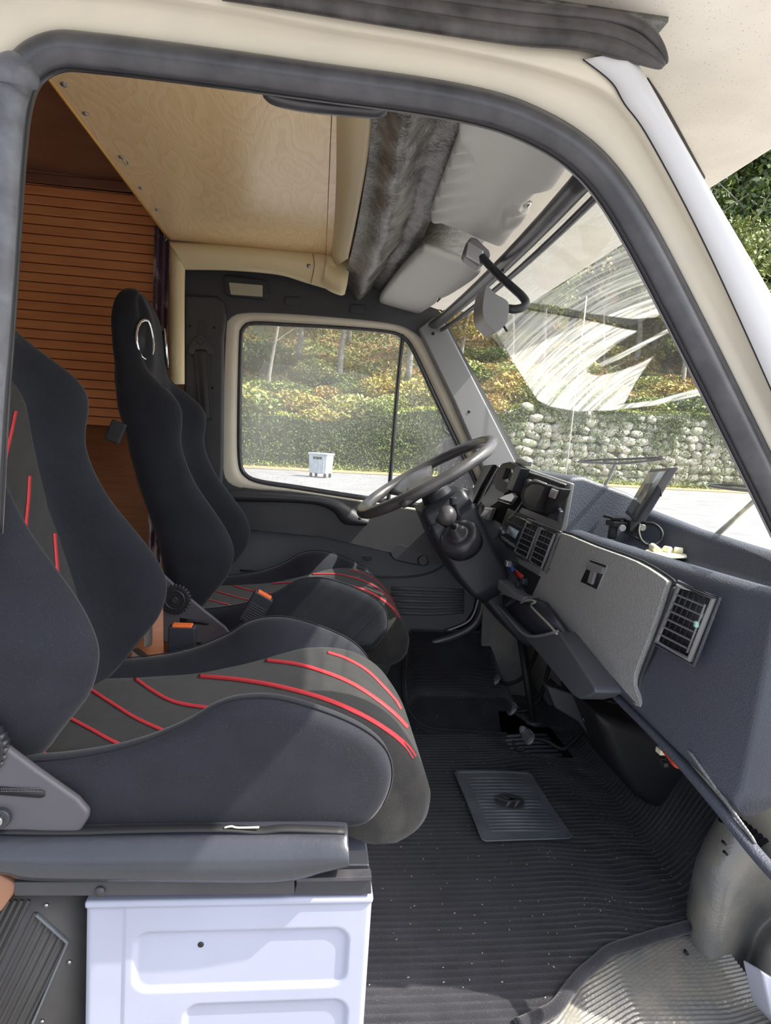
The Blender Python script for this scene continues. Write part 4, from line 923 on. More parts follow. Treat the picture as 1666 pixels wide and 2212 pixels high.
# radio
prism('radio_slot',[PI_(x,y,.004) for x,y in [(1102,1098),(1160,1122),(1130,1198),(1072,1168)]],(-.003,0,0),dashd,dash,bevel=.001)
ra=prism('radio',[PI_(x,y,.007) for x,y in [(1104,1122),(1142,1142),(1124,1182),(1088,1156)]],(-.012,0,0),dashd,dash,bevel=.002)
prism('radio_display',[PI_(x,y,.020) for x,y in [(1112,1136),(1134,1148),(1126,1164),(1106,1152)]],(-.001,0,0),lcd,ra,bevel=0)
for x,y in [(1096,1142),(1101,1150)]:
    v,f=cylg(PI_(x,y,.019),(-1,0,0),.008,.010,16); obj('radio_knob',v,f,silver,ra,bevel=.001)
for k in range(6):
    x=1096+k*5.2; y=1158+k*3.6; prism('radio_button',[PI_(x,y,.019),PI_(x+3.5,y+2.4,.019),PI_(x+2,y+8,.019),PI_(x-1.5,y+5.6,.019)],(-.003,0,0),silver,ra,bevel=.0005)
tube('cassette_slot',[PI_(1112,1112,.009),PI_(1156,1130,.009)],.003,silver,dash,seg=6)
# centre vents
vent([(1150,1128),(1176,1139),(1150,1206),(1122,1192)],lambda x,y:PI_(x,y,.012),5,3,dash,'left of the two centre air vents',frm=silver,fr=.004)
vent([(1181,1142),(1211,1154),(1182,1228),(1154,1212)],lambda x,y:PI_(x,y,.012),5,3,dash,'right of the two centre air vents',frm=silver,fr=.004)
tube('vent_surround',[PI_(x,y,.008) for x,y in [(1146,1121),(1219,1150),(1185,1238),(1114,1196)]],.003,dashg,dash,seg=6,closed=True)
# heater controls
hp=prism('heater_panel',[PI_(x,y,.004) for x,y in [(1086,1196),(1172,1246),(1150,1292),(1074,1228)]],(-.004,0,0),slot,dash,bevel=.001)
prism('cold_scale',[PI_(x,y,.009) for x,y in [(1092,1210),(1118,1228),(1114,1238),(1088,1220)]],(-.001,0,0),blue,hp,bevel=0)
prism('hot_scale',[PI_(x,y,.009) for x,y in [(1118,1228),(1138,1244),(1134,1254),(1114,1238)]],(-.001,0,0),redp,hp,bevel=0)
for x,y,m in [(1108,1218,silver),(1131,1262,dashd),(1144,1256,dashd)]:
    v,f=boxg(PI_(x,y,.016),(.02,.022,.022)); obj('heater_slider',v,f,m,hp,bevel=.004)
prism('ashtray_shelf',[PI_(x,y,.0) for x,y in [(1072,1234),(1082,1232),(1146,1284),(1168,1290),(1160,1302),(1118,1286),(1070,1244)]],(-.05,0,0),trimg,dash,bevel=.004)
# knee panel
kp_=[(930,1120),(985,1062),(1066,1160),(1066,1196),(1075,1240),(1108,1276),(1150,1296),(1200,1372),(1160,1400),(1120,1385),(1050,1300),(985,1215)]
prism('knee_panel',px3([(p.x,p.y) for p in catm([(x,y,0) for x,y in kp_[3:]],2,True)],1.14),(0,.30,0),dashd,dash,bevel=.012,bseg=3)
# ------------------------------------------------------------------ steering
WC=Vector((.389,1.25,1.543)); ax=Vector((-.536,0,.844)).normalized(); e1=Vector((.844,0,.536)).normalized(); e2=Vector((0,1,0)); RW=.262
stw=empty('steering_wheel',WC); tag(stw,'black two-spoke steering wheel glinting in the sun','steering wheel')
v,f=tube_geo([WC+(e1*math.cos(a)+e2*math.sin(a))*RW for a in np.linspace(0,2*math.pi,65)[:-1]],.0205,14,True); obj('rim',v,f,wheelm,stw)
def spoke(u,v_):
    y=-1+2*u; t=v_*2-1; hw=.062+.05*abs(y)**3
    return WC+e2*y*.255+e1*(t*hw-.035)+ax*(-.03*(1-abs(y)**2.5)-.008*t*t)
gridf('spokes',spoke,30,10,wheelm,stw,solid=.022)
v,f=prism_geo([WC+e1*a+e2*b+ax*-.045 for a,b in [(-.08,-.10),(.02,-.10),(.035,0),(.02,.10),(-.08,.10)]],ax*.03); obj('horn_pad',v,f,wheelm,stw,bevel=.01)
v,f=cylg(WC-ax*.05,-ax,.05,.05,24,.06); obj('hub',v,f,dashd,stw,bevel=.003)
colm=empty('steering_column',WC-ax*.3); tag(colm,'dark grey steering column shroud under the steering wheel','steering column')
def ringbox(c,a,b,r=.02):
    pts=[];
    for sx,sy in((1,1),(-1,1),(-1,-1),(1,-1)):
        for k in range(5):
            t=math.pi/2*k/4+{(1,1):0,(-1,1):math.pi/2,(-1,-1):math.pi,(1,-1):1.5*math.pi}[(sx,sy)]
            pts.append(c+e1*(sx*(a-r)+r*math.cos(t))+e2*(sy*(b-r)+r*math.sin(t)))
    return pts
rg=[ringbox(WC-ax*L+e1*o,a,b) for L,a,b,o in [(.085,.075,.075,-.0),(.09,.085,.085,0),(.16,.090,.095,.0),(.165,.084,.09,.0)]]
v,f=loft(rg); obj('column_collar',v,f,dashd,colm)
rg=[ringbox(WC-ax*L+e1*o,a,b) for L,a,b,o in [(.15,.088,.10,.0),(.17,.092,.105,.0),(.25,.088,.12,-.004),(.34,.082,.13,-.006),(.42,.075,.135,.0),(.47,.06,.13,.01)]]
v,f=loft(rg); obj('column_shroud',v,f,dashd,colm)
p=PY(1125,1380,1.22); q=PY(1152,1562,1.15); tube('lower_shaft',[p,q],.013,slot,colm,seg=14)
v,f=cylg(q,(0,0,1),.03,.012,20); obj('shaft_boot',v,f,rubber,colm,bevel=.003)
tube('indicator_stalk',[PY(990,1120,1.10),PY(984,1100,1.08),PY(978,1078,1.06)],(.009,.010),dashd,colm,seg=10,smoothn=4)
v,f=cylg(PY(980,1090,1.06),(-.15,0,1),.013,.024,16); obj('stalk_knob',v,f,dashd,colm,bevel=.002)
tube('light_stalk',[PY(965,1135,1.12),PY(945,1122,1.10)],.009,slot,colm,seg=10)
# gear lever
gl_=empty('gear_lever',PY(990,1165,1.08)); tag(gl_,'black ball-topped gear lever with rubber boot beside the steering column','gear lever')
B0=PY(992,1158,1.095); 
bd_=Vector((-.52,-.55,.65)).normalized()
def bootring(t,r): 
    a=bd_.orthogonal().normalized(); b=bd_.cross(a); c=B0+bd_*t
    return [c+(a*math.cos(k*2*math.pi/28)+b*math.sin(k*2*math.pi/28))*r for k in range(28)]
v,f=loft([bootring(-.05,.068),bootring(-.015,.072),bootring(.0,.070),bootring(.012,.058),bootring(.014,.045),bootring(.006,.040),bootring(.02,.030),bootring(.05,.018),bootring(.06,.013)]); obj('boot',v,f,rubber,gl_)
kbp=PY(966,1114,1.0); tube('stick',[B0+bd_*.02,kbp],.009,slot,gl_,seg=12)
ell('knob',kbp,(.031,.031,.033),wheelm,gl_)
# pocket under the dash
pk=empty('parcel_pocket',(.7,.9,1.12)); tag(pk,'grey plastic pocket hanging below the middle of the dashboard','tray')
PK=lambda x,y,o=0: PX(x,y,.66)-Vector((o,0,0))
prism('pocket_body',[PK(x,y) for x,y in [(1064,1292),(1090,1322),(1142,1372),(1206,1364),(1246,1425),(1284,1484),(1286,1496),(1272,1504),(1250,1510),(1236,1502),(1150,1398),(1078,1320)]],(.07,0,0),mat('pocket_grey',(.095,.10,.115),.4,bump=.2,bs=300),pk,bevel=.008,bseg=3)
prism('pocket_inside',[PK(x,y,-.012) for x,y in [(1068,1290),(1110,1281),(1160,1300),(1206,1364),(1142,1370),(1100,1330)]],(.02,0,0),dashd,pk,bevel=0)
tube('pocket_rim',[PK(x,y,.002) for x,y in [(1207,1364),(1142,1374),(1100,1334),(1064,1294),(1070,1285),(1112,1279)]],.0045,trimg,pk,seg=8,smoothn=4)
prism('pocket_rib',[PK(x,y,-.005) for x,y in [(1086,1306),(1114,1286),(1118,1290),(1090,1311)]],(.01,0,0),dashm,pk,bevel=.001)
o=tube('cord',[PK(x,y,.004) for x,y in [(1128,1302),(1145,1296),(1160,1300),(1150,1308),(1170,1330),(1190,1350),(1207,1370)]],.0032,mat('cord',(.40,.38,.33),.6),None,seg=8,smoothn=5); tag(o,'pale twisted cord hanging out over the dashboard pocket','cord')
# pedals
PADM=mat('pedal_rubber',(.30,.32,.34),.45,col2=(.38,.40,.42),cs=30)
def pedal(name,px,py,Y,arm,label,w,h):
    c=PY(px,py,Y); e=empty(name,c); tag(e,label,'pedal')
    Rr=Matrix.Rotation(math.radians(-50),3,'Y')
    v,f=ellg((0,0,0),(w,h,.010),20,8)
    v=[c+Rr@Vector((p.x*.65,p.y,p.z+.25*p.y*p.y/h)) for p in v]; pp=obj('pedal_pad',v,f,PADM,e)
    for k in range(-2,3):
        q=[c+Rr@Vector((k*w*.22,s*h*.7,.010)) for s in (-1,1)]
        v,f=tube_geo(q,.0025,6); obj('pad_rib',v,f,rubberg,pp)
    tube('pedal_arm',[c-Vector((-.01,0,.004))]+[PY(*a) for a in arm],.008,slot,e,seg=10,smoothn=5)
    return e
pedal('clutch_pedal',1070,1470,1.46,[(1100,1477,1.46),(1130,1462,1.44),(1155,1420,1.42),(1165,1380,1.4)],'leftmost oval rubber pedal pad, the clutch',.038,.045)
pedal('brake_pedal',1106,1532,1.30,[(1135,1535,1.29),(1165,1510,1.28),(1180,1465,1.26),(1190,1420,1.25)],'middle oval rubber pedal pad, the brake',.040,.045)
ac=pedal('accelerator_pedal',1142,1592,1.10,[(1180,1600,1.09),(1215,1618,1.06),(1240,1600,1.04),(1275,1560,1.0)],'long curved rubber accelerator pad nearest the mat',.036,.062)
tube('accelerator_link',[PY(1108,1600,1.08),PY(1118,1620,1.07),PY(1134,1618,1.06)],.006,slot,ac,seg=8,smoothn=4)
# under-dash machinery
hb=empty('heater_unit',(.95,.7,.9)); tag(hb,'black heater housing and ducting under the dashboard','heater')
hz=px3([(1286,1540),(1340,1560),(1440,1590),(1560,1700),(1600,1780),(1540,1780),(1470,1770),(1400,1742),(1370,1716),(1330,1650)],.62)
prism('housing',hz,(0,.30,0),slot,hb,bevel=.03,bseg=4)
hz=px3([(1180,1480),(1240,1500),(1300,1500),(1345,1560),(1340,1610),(1320,1625),(1280,1600),(1250,1560),(1200,1530)],.80)
prism('blower_plate',hz,(0,.05,0),blackpl,hb,bevel=.006)
p=PY(1312,1540,.79)
for r in (.052,.036): 
    v,f=tube_geo([p+Vector((r*math.cos(a),0,r*math.sin(a))) for a in np.linspace(0,2*math.pi,33)[:-1]],.005,8,True); obj('duct_ring',v,f,rubber,hb)
for x,y in [(1264,1552),(1301,1553),(1334,1592)]:
    v,f=cylg(PY(x,y,.785),(0,-1,0),.008,.006,14); obj('mounting_screw',v,f,steel,hb,bevel=.001)
tube('support_bar',[PY(1185,1470,1.0),PY(1225,1510,.95),PY(1262,1556,.85)],.011,slot,hb,seg=10)
tube('orange_strip',[PY(1262,1520,.84),PY(1268,1535,.84),PY(1272,1552,.84)],.003,cream2,hb,seg=6)
prism('insulation_flap',px3([(1300,1600),(1335,1650),(1375,1725),(1360,1700),(1318,1645),(1296,1610)],.72),(0,.01,0),slot,hb,bevel=.002)
wr=empty('wiring_plug',PX(1440,1640,.80)); tag(wr,'red wires with a white plug dangling below the dashboard','wires')
for d in (0,4,8): tube('red_wire',[PX(1432+d*.3,1622-d,.80),PX(1446,1640-d,.79),PX(1458,1655-d,.79),PX(1472,1660-d*.5,.80)],.0022,wirered,wr,seg=6,smoothn=4)
v,f=boxg(PX(1427,1622,.80),(.012,.02,.012)); obj('plug',v,f,cream2,wr,bevel=.001)
v,f=merge(boxg(PX(1428,1640,.80),(.012,.02,.012)),boxg(PX(1436,1650,.80),(.01,.014,.01))); obj('connector',v,f,slot,wr,bevel=.001)
# heel mat
fm=empty('heel_mat',(.63,.77,ZF)); tag(fm,'small grey ribbed rubber heel mat with an oval chevron emblem on the carpet','mat')
ZM=.612
mp_=[(986,1666),(1040,1665),(1100,1666),(1142,1669),(1150,1674),(1190,1740),(1232,1800),(1238,1808),(1230,1813),(1130,1816),(1048,1819),(1040,1815),(1010,1740),(981,1672)]
mz=lambda x,y,o=0: PZ(x,y,ZM+o)
prism('mat_base',[mz(x,y) for x,y in mp_],(0,0,.004),matr,fm,bevel=.0015)
tube('mat_edge',[mz(994+(x-994)*1.0+(1108-x)*.03,y+(1741-y)*.03,.005) for x,y in mp_],.0022,matr,fm,seg=6,closed=True)
for k in range(17):
    t=(k+1)/18; xa=1006+t*58; xb=1128+t*86; y=1674+t*128
    if abs(k-8)<=1: segs=[(xa,xb*.0+1072+ (t-.5)*10),(1132+(t-.5)*10,xb)]
    else: segs=[(xa,xb)]
    for a,b in segs:
        if k in(7,9): pass
        v,f=tube_geo([mz(a,y,.004),mz((a+b)/2,y-1,.004),mz(b,y,.004)],.0026,6); obj('mat_rib',v,f,matr,fm)
oval=[(1101+32*math.cos(a)+0,1731+16*math.sin(a)+4*math.cos(a)) for a in np.linspace(0,2*math.pi,33)[:-1]]
em=prism('emblem',[mz(x,y,.0055) for x,y in oval],(0,0,.002),rubber,fm,bevel=.0005)
for dx in (-9,9):
    q=[(1083+dx,1717),(1100+dx,1727),(1119+dx,1722),(1112+dx,1731),(1104+dx,1744),(1098+dx,1735),(1080+dx,1728),(1094+dx,1729)]
    prism('chevron',[mz(x,y,.0075) for x,y in [(1078+dx,1718),(1103+dx,1728),(1122+dx,1724),(1102+dx,1745),(1106+dx,1733),(1078+dx,1723)]],(0,0,.0015),matr,em,bevel=0)
# litter on carpet
lit=[]
for k in range(260):
    X=rng.uniform(.15,1.0);Y=rng.uniform(.1,1.4)
    if not inside_floor(X,Y): continue
    lit.append(boxg((X,Y,fz(X,Y)+.005),(.0012+rng.random()*.003,.001+rng.random()*.001,.001),Matrix.Rotation(rng.random()*3,3,'Z')))
v,f=merge(*lit); o=obj('crumbs',v,f,mat('crumb',(.42,.40,.34),.9),None,smooth=False); o['kind']='stuff'; tag(o,'pale crumbs and fluff scattered over the black carpet','crumbs')
# ------------------------------------------------------------------ dash-top things
mo=empty('monitor',PY(1370,1150,.66)); tag(mo,'small tilted black monitor on a bracket on top of the dashboard','monitor')
q=[PY(1373,1129,.60),PY(1447,1010,.60),PY(1404,1014,.74),PY(1349,1108,.74)]
ho=prism('monitor_housing',q,(.020,-.012,.004),dashd,mo,bevel=.004)
cq=sum(q,Vector())/4; nn=(q[1]-q[0]).cross(q[3]-q[0]).normalized(); nn=nn if nn.x<0 else -nn
prism('screen',[cq+(p-cq)*.86+nn*.0005 for p in q],nn*.001,screenm,ho,bevel=0)
v,f=boxg(PY(1419,1066,.585)+Vector((.012,0,0)),(.003,.004,.014)); obj('card_slot',v,f,slot,ho)
br=tube('bracket_foot',[PY(1322,1162,.66),PY(1326,1135,.68),PY(1330,1120,.68)],(.006,.012),slot,mo,seg=8)
v,f=merge(boxg(PY(1345,1132,.68),(.075,.05,.014)),boxg(PY(1365,1135,.66),(.03,.04,.03)),boxg(PY(1328,1118,.70),(.04,.06,.008))); obj('bracket',v,f,slot,mo,bevel=.002)
for x,y in [(1344,1140),(1387,1139)]:
    v,f=cylg(PY(x,y,.64),(-.3,-1,0),.009,.010,16); obj('clamp_screw',v,f,steel,mo,bevel=.001)
v,f=cylg(Vector((PY(1352,1170,.66).x,.66,1.405)),(0,0,1),.045,.008,28,.03); obj('bracket_base',v,f,slot,mo)
tube('cable',[PY(1383,1133,.64),PY(1380,1150,.62),PY(1388,1170,.60),PY(1408,1179,.59),PY(1428,1168,.59),PY(1430,1148,.60),PY(1415,1133,.62),PY(1396,1130,.64),PY(1385,1128,.66)],.0042,slot,mo,seg=8,smoothn=6)
tube('cable',[PY(1350,1148,.66),PY(1370,1160,.64),PY(1395,1172,.62),PY(1410,1176,.60)],.004,slot,mo,seg=8,smoothn=5)
lv=empty('bubble_level',PX(1438,1200,.82)); tag(lv,'ivory plastic bubble level lying on the dashboard tray','level')
LQ=lambda x,y,o=0: PZ(x,y,1.418)+Vector((0,0,o))
prism('level_plate',[LQ(x,y) for x,y in [(1393,1193),(1410,1186),(1482,1194),(1484,1207),(1424,1208)]],(0,0,.006),cream2,lv,bevel=.002)
for a,b in [((1408,1190),(1418,1198)),((1434,1196),(1448,1199)),((1455,1199),(1474,1201))]:
    v,f=tube_geo([LQ(*a,.012),LQ(*b,.012)],.009,14); obj('level_vial',v,f,cream2,lv,bevel=.002)
tube('level_string',[LQ(1405,1190,.015),PY(1402,1178,.58),PY(1400,1172,.60)],.0012,slot,lv,seg=5,smoothn=3)
# phone holders
ph=empty('phone_holder',PX(1125,1060,.66)); tag(ph,'black C-shaped phone clamp on the instrument panel, left of the round cup holder','phone holder','phone holders on the instrument panel')
PH=lambda x,y,o=0: PX(x,y,.64)-Vector((o,0,0))
def ringX(nm,outer_,inner_,o,th,m,par,N=32):
    c=(sum(p[0] for p in inner_)/len(inner_),sum(p[1] for p in inner_)/len(inner_)); A=[];B=[];C=[];D=[]
    for k in range(N):
        a=2*math.pi*k/N; p=loop_at(outer_,c,a); q=loop_at(inner_,c,a)
        A.append(PH(*p,o)); B.append(PH(*q,o)); C.append(PH(*q,o)+Vector((th,0,0))); D.append(PH(*p,o)+Vector((th,0,0)))
    v,f=loft([A,B,C,D,A],True,False); return obj(nm,v,f,m,par,smooth=False,bevel=.0015)
ringX('clamp_jaw',[(1085,1014),(1094,1002),(1112,998),(1126,1006),(1139,1011),(1129,1035),(1117,1060),(1104,1056),(1086,1047),(1081,1034)],[(1103,1011),(1119,1016),(1107,1044),(1094,1036)],.015,.02,slot,ph)
ringX('clamp_jaw',[(1063,1020),(1076,1011),(1092,1014),(1096,1030),(1086,1062),(1076,1065),(1060,1056),(1055,1040)],[(1072,1030),(1084,1022),(1080,1052),(1070,1046)],-.02,.015,slot,ph)
prism('clamp_back',[PH(x,y,.020) for x,y in [(1126,1008),(1140,1013),(1120,1062),(1106,1057)]],(.03,0,0),dashd,ph,bevel=.003)
prism('clamp_head',[PH(x,y,0) for x,y in [(1116,990),(1124,989),(1138,996),(1135,1007),(1112,1001)]],(.02,0,0),silver,ph,bevel=.003)
ell('ball_joint',PH(1136,1044,-.01),(.014,.014,.014),dashd,ph)
prism('holder_bracket',[PH(x,y,-.02) for x,y in [(1080,1068),(1094,1064),(1100,1072),(1088,1090),(1066,1082),(1064,1076)]],(.012,0,0),silver,ph,bevel=.002)
tube('bracket_arm',[PH(1066,1078,-.02),PH(1092,1086,-.02)],.004,slot,ph,seg=8)
cp=empty('cup_holder',PX(1160,1075,.64)); tag(cp,'round black plastic holder clipped onto the instrument panel beside the pod side','holder','phone holders on the instrument panel')
Dsh=[(1188,1052),(1174,1047),(1158,1047),(1146,1056),(1141,1072),(1145,1086),(1154,1094),(1168,1098)]
Do=[(1192,1048),(1174,1042),(1155,1041),(1140,1052),(1134,1072),(1138,1090),(1150,1101),(1170,1105)]
v,f=loft([[PH(x,y,.012) for x,y in Dsh],[PH(x,y,.014) for x,y in Do],[PH(x-2,y+2,-.01) for x,y in Do],[PH(x-7,y+3,-.03) for x,y in Do]],True,True); obj('cup_ring',v,f,slot,cp,smooth=False,bevel=.002)
prism('cup_face',[PH(x,y,.011) for x,y in Dsh],(-.003,0,0),dashd,cp,bevel=.001)
prism('cup_clip',[PH(x,y,.0) for x,y in [(1190,1052),(1212,1056),(1206,1072),(1180,1108),(1172,1104)]],(.03,0,0),slot,cp,bevel=.004)
prism('cup_lever',[PH(x,y,.006) for x,y in [(1194,1055),(1208,1060),(1200,1078),(1188,1074)]],(.02,0,0),silver,cp,bevel=.003)
prism('cup_foot',[PH(x,y,-.02) for x,y in [(1186,1092),(1194,1104),(1188,1126),(1166,1116)]],(.012,0,0),dashd,cp,bevel=.003)
tube('clip_arm',[PH(1134,1044,-.01),PH(1150,1038,-.01),PH(1172,1046,-.01)],.004,silver,cp,seg=8,smoothn=4)
# ------------------------------------------------------------------ header things
rm_=empty('rear_view_mirror',PY(1035,545,.72)); tag(rm_,'black interior rear-view mirror on a curved arm below the windscreen header','mirror')
prism('mirror_foot',px3([(1016,511),(1030,513),(1058,540),(1062,552),(1044,572),(1036,575),(1008,556),(1004,548)],.72),(0,.05,0),trimg,rm_,bevel=.006)
prism('foot_face',px3([(1012,520),(1046,540),(1038,572),(1006,552)],.716),(0,.01,0),silver,rm_,bevel=.003)
tube('mirror_arm',[PY(1042,556,.72),PY(1075,592,.66),PY(1104,618,.61),PY(1128,640,.58),PY(1136,654,.57),PY(1130,664,.56),PY(1112,668,.56),PY(1094,666,.57)],.0105,dashd,rm_,seg=12,smoothn=5)
hd=prism('mirror_head',px3([(p.x,p.y) for p in catm([(x,y,0) for x,y in [(1049,622),(1056,619),(1070,634),(1094,648),(1100,662),(1096,694),(1088,705),(1074,717),(1062,708),(1046,690),(1043,660)]],3,True)],.54),(0,.09,0),trimg,rm_,bevel=.012,bseg=3)
tube('dimming_tab',[PY(1088,704,.55),PY(1096,716,.55)],.003,slot,hd,seg=6)
prism('mirror_clip',px3([(1091,552),(1100,546),(1108,551),(1106,566),(1100,572),(1092,568)],.70),(0,.012,0),dashd,rm_,bevel=.003)
tube('clip_stem',[PY(1095,568,.70),PY(1085,586,.70)],.004,dashd,rm_,seg=8)
def visor(name,poly,label,p0,nv,folds,pins):
    pts=[PL(x,y,p0,nv) for x,y in poly]; c=sum(pts,Vector())/len(pts)
    e=empty(name,c); tag(e,label,'sun visor','sun visors')
    bm=bmesh.new(); vs_=[bm.verts.new(p) for p in pts]; fc=bm.faces.new(vs_)
    n=Vector(nv).normalized()
    if n.z>0: n=-n
    # cushion: extruded, top face inset and subdivided for folds
    N=80
    bx_=[p for p in poly]; cx=sum(p[0] for p in bx_)/len(bx_); cy=sum(p[1] for p in bx_)/len(bx_)
    rings=[]
    M=len(pts)
    P=catm(pts,10,True)
    for s,h in [(1.0,.012),(1.0,.0),(.985,-.008),(.955,-.013),(.92,-.015),(.88,-.016),(.84,-.017),(.8,-.0175),(.75,-.018),(.68,-.0185),(.6,-.019),(.45,-.0195),(.3,-.02),(.15,-.02),(.02,-.02)]:
        r=[]
        for p in P:
            q=c+(p-c)*s - n*0
            hh=-h
            qx_,qy_=pr(np.array(q)); 
            if s<.99: hh+=folds(qx_,qy_)
            r.append(q+n*hh)
        rings.append(r)
    bm.free()
    v,f=loft(rings,True,True); obj('visor_pad',v,f,visorm,e)
    for x,y in pins:
        v,f=tube_geo([PL(x-7,y+5,p0,nv),PL(x+9,y-12,p0,nv)],.005,8); obj('visor_pin',v,f,chrome,e)
    return e
nv=Vector((.17,-.02,1))
def fn(x,y):
    # gathers along the rear edge
    ex=1000-(y-258)*.35; d=max(0,x-ex); return .011*math.sin((y+ .25*x)/4.6)*math.exp(-d/38)*min(1,d/6)*(1 if 300<y<470 else .2)+.006*math.sin((y+.2*x)/5)*math.exp(-((x-1110)/30)**2-((y-455)/25)**2)
visor('sun_visor',[(1004,256),(1100,266),(1190,282),(1238,300),(1249,322),(1232,350),(1203,392),(1172,398),(1152,416),(1130,440),(1144,455),(1110,498),(1088,524),(1066,521),(1000,492),(940,470),(932,452),(945,410),(970,345),(990,290)],'larger wrinkled light grey sun visor nearest the camera',(.36,.4,2.215),nv,fn,[(1136,450),(1178,396)])
visor('sun_visor',[(908,539),(926,537),(980,556),(1034,578),(1036,588),(1000,614),(966,634),(952,634),(944,648),(920,664),(902,674),(884,674),(850,662),(824,652),(821,640),(850,600),(885,560)],'smaller light grey sun visor beyond the rear-view mirror',(.36,1.25,2.19),nv,lambda x,y:0,[(952,645),(1034,576)])
# grab handle
gh=empty('grab_handle',PY(700,225,.03)); tag(gh,'black grab handle under the top door seal','handle')
tube('grip',px3([(575,200),(592,214),(640,226),(700,234),(770,240),(812,243),(832,236)],.035),(.007,.012),rubber,gh,seg=12,smoothn=6,flat=(0,0,1))
# ------------------------------------------------------------------ outside on the van
WPn=Vector((.82,0,.57)); WP0=Vector((.985,.85,1.47))
WQ=lambda x,y,o=0.0: PL(x,y,WP0+WPn*(.02+o),WPn)
def wiper(nm,blade,arm,label):
    e=empty(nm,WQ(*arm[-1])); tag(e,label,'wiper','windscreen wipers')
    b=tube('wiper_blade',[WQ(*p) for p in blade],(.004,.007),rubber,e,seg=8,smoothn=4)
    top=[WQ(p[0],p[1]-7*math.sin(math.pi*i/(len(blade)-1))-2,.008) for i,p in enumerate(blade)]
    tube('blade_bridge',top[:],.0035,slot,b,seg=8,smoothn=4)
    tube('wiper_arm',[WQ(*p) for p in arm],[.005]*2+[.008]*(len(arm)-2) if len(arm)>2 else .006,steel if 0 else trimg,e,seg=8)
wiper('wiper',[(1251,998),(1300,1000),(1345,1001),(1390,997),(1433,990)],[(1331,998),(1318,1030),(1299,1062)],'far windscreen wiper, left of the monitor')
wiper('wiper',[(1536,1050),(1580,1056),(1640,1062),(1720,1068)],[(1650,1064),(1610,1100),(1545,1160)],'near windscreen wiper, right of the monitor')
an_=tube('antenna',[PY(1222,1032,1.50),PY(1246,830,1.50),PY(1268,640,1.50)],.0022,etch,None,seg=6); tag(an_,'thin pale upright aerial outside the windscreen','antenna')
dm_=empty('door_mirror',PY(985,980,1.85)); tag(dm_,'black exterior mirror seen through the quarter of the far door window','mirror')
prism('mirror_shell',px3([(p.x,p.y) for p in catm([(x,y,0) for x,y in [(958,960),(964,948),(985,944),(1020,950),(1030,1000),(1020,1060),(960,1070),(950,1050),(952,1000)]],3,True)],1.86),(0,.06,0),dashd,dm_,bevel=.012)
tube('mirror_bracket',px3([(1010,950),(975,940),(958,925),(962,908),(975,900)],1.88),.006,slot,dm_,seg=8,smoothn=4)
# ================================================================== OUTSIDE
o=gridf('ground',lambda u,v:Vector((-60+160*u,-30+140*v,0)),8,8,asphalt); struct(o,'sunlit pale asphalt road')
WA=Vector((-14,30.5,0)); WB=Vector((44,40.0,0)); WD=(WB-WA).normalized(); WN=Vector((-WD.y,WD.x,0))  # WN points away
def wp(s,z,o=0): return WA+WD*s+WN*o+Vector((0,0,z))
def wh(s): return 2.6+min(max((s-14)/14,0),1)*2.0+.15*math.sin(s*.7)
gv=gridf('gravel_verge',lambda u,v:wp(60*u,.02+.10*v,-2.0+2.2*v),60,6,gravel); struct(gv,'leaf-strewn verge at the foot of the wall')
rw=empty('retaining_wall',wp(30,0,0)); tag(rw,'mossy dry-stone retaining wall beside the road','wall')
v,f=loft([[wp(s,0,.15),wp(s,wh(s)-.1,.35),wp(s,wh(s)-.1,2)] for s in np.linspace(0,60,40)],False,False); obj('wall_core',v,f,mortar,rw)
# stones
bases=[]
for k in range(10):
    bm=bmesh.new(); bmesh.ops.create_icosphere(bm,subdivisions=2,radius=.5)
    for q in bm.verts:
        c=q.co; m_=max(abs(c.x),abs(c.y),abs(c.z)); q.co=c*(.62+.38*(.5/m_)*1.0)*(1+random.uniform(-.07,.07))
    me=bpy.data.meshes.new('stone'); bm.to_mesh(me); bm.free(); me.materials.append(stonem[k%3]); me.polygons.foreach_set('use_smooth',[True]*len(me.polygons)); bases.append(me)
cnt=0; ang=math.atan2(WD.y,WD.x)
for r in range(9):
    s=21.5+random.uniform(0,.6); 
    while s<49 and cnt<298:
        wd=random.uniform(.5,1.2); z=.25+r*.49
        if z<wh(s)+.1:
            o=bpy.data.objects.new('stone',random.choice(bases)); COL.objects.link(o); o.location=wp(s+wd/2,z+random.uniform(-.06,.06),.18-.02*r+random.uniform(-.05,.05))
            o.scale=(wd*1.08,.45,random.uniform(.46,.68)); o.rotation_euler=(random.uniform(-.25,.25),random.uniform(-.35,.35),ang+random.uniform(-.2,.2)); o.parent=rw; o.matrix_parent_inverse=rw.matrix_basis.inverted(); cnt+=1
        s+=wd
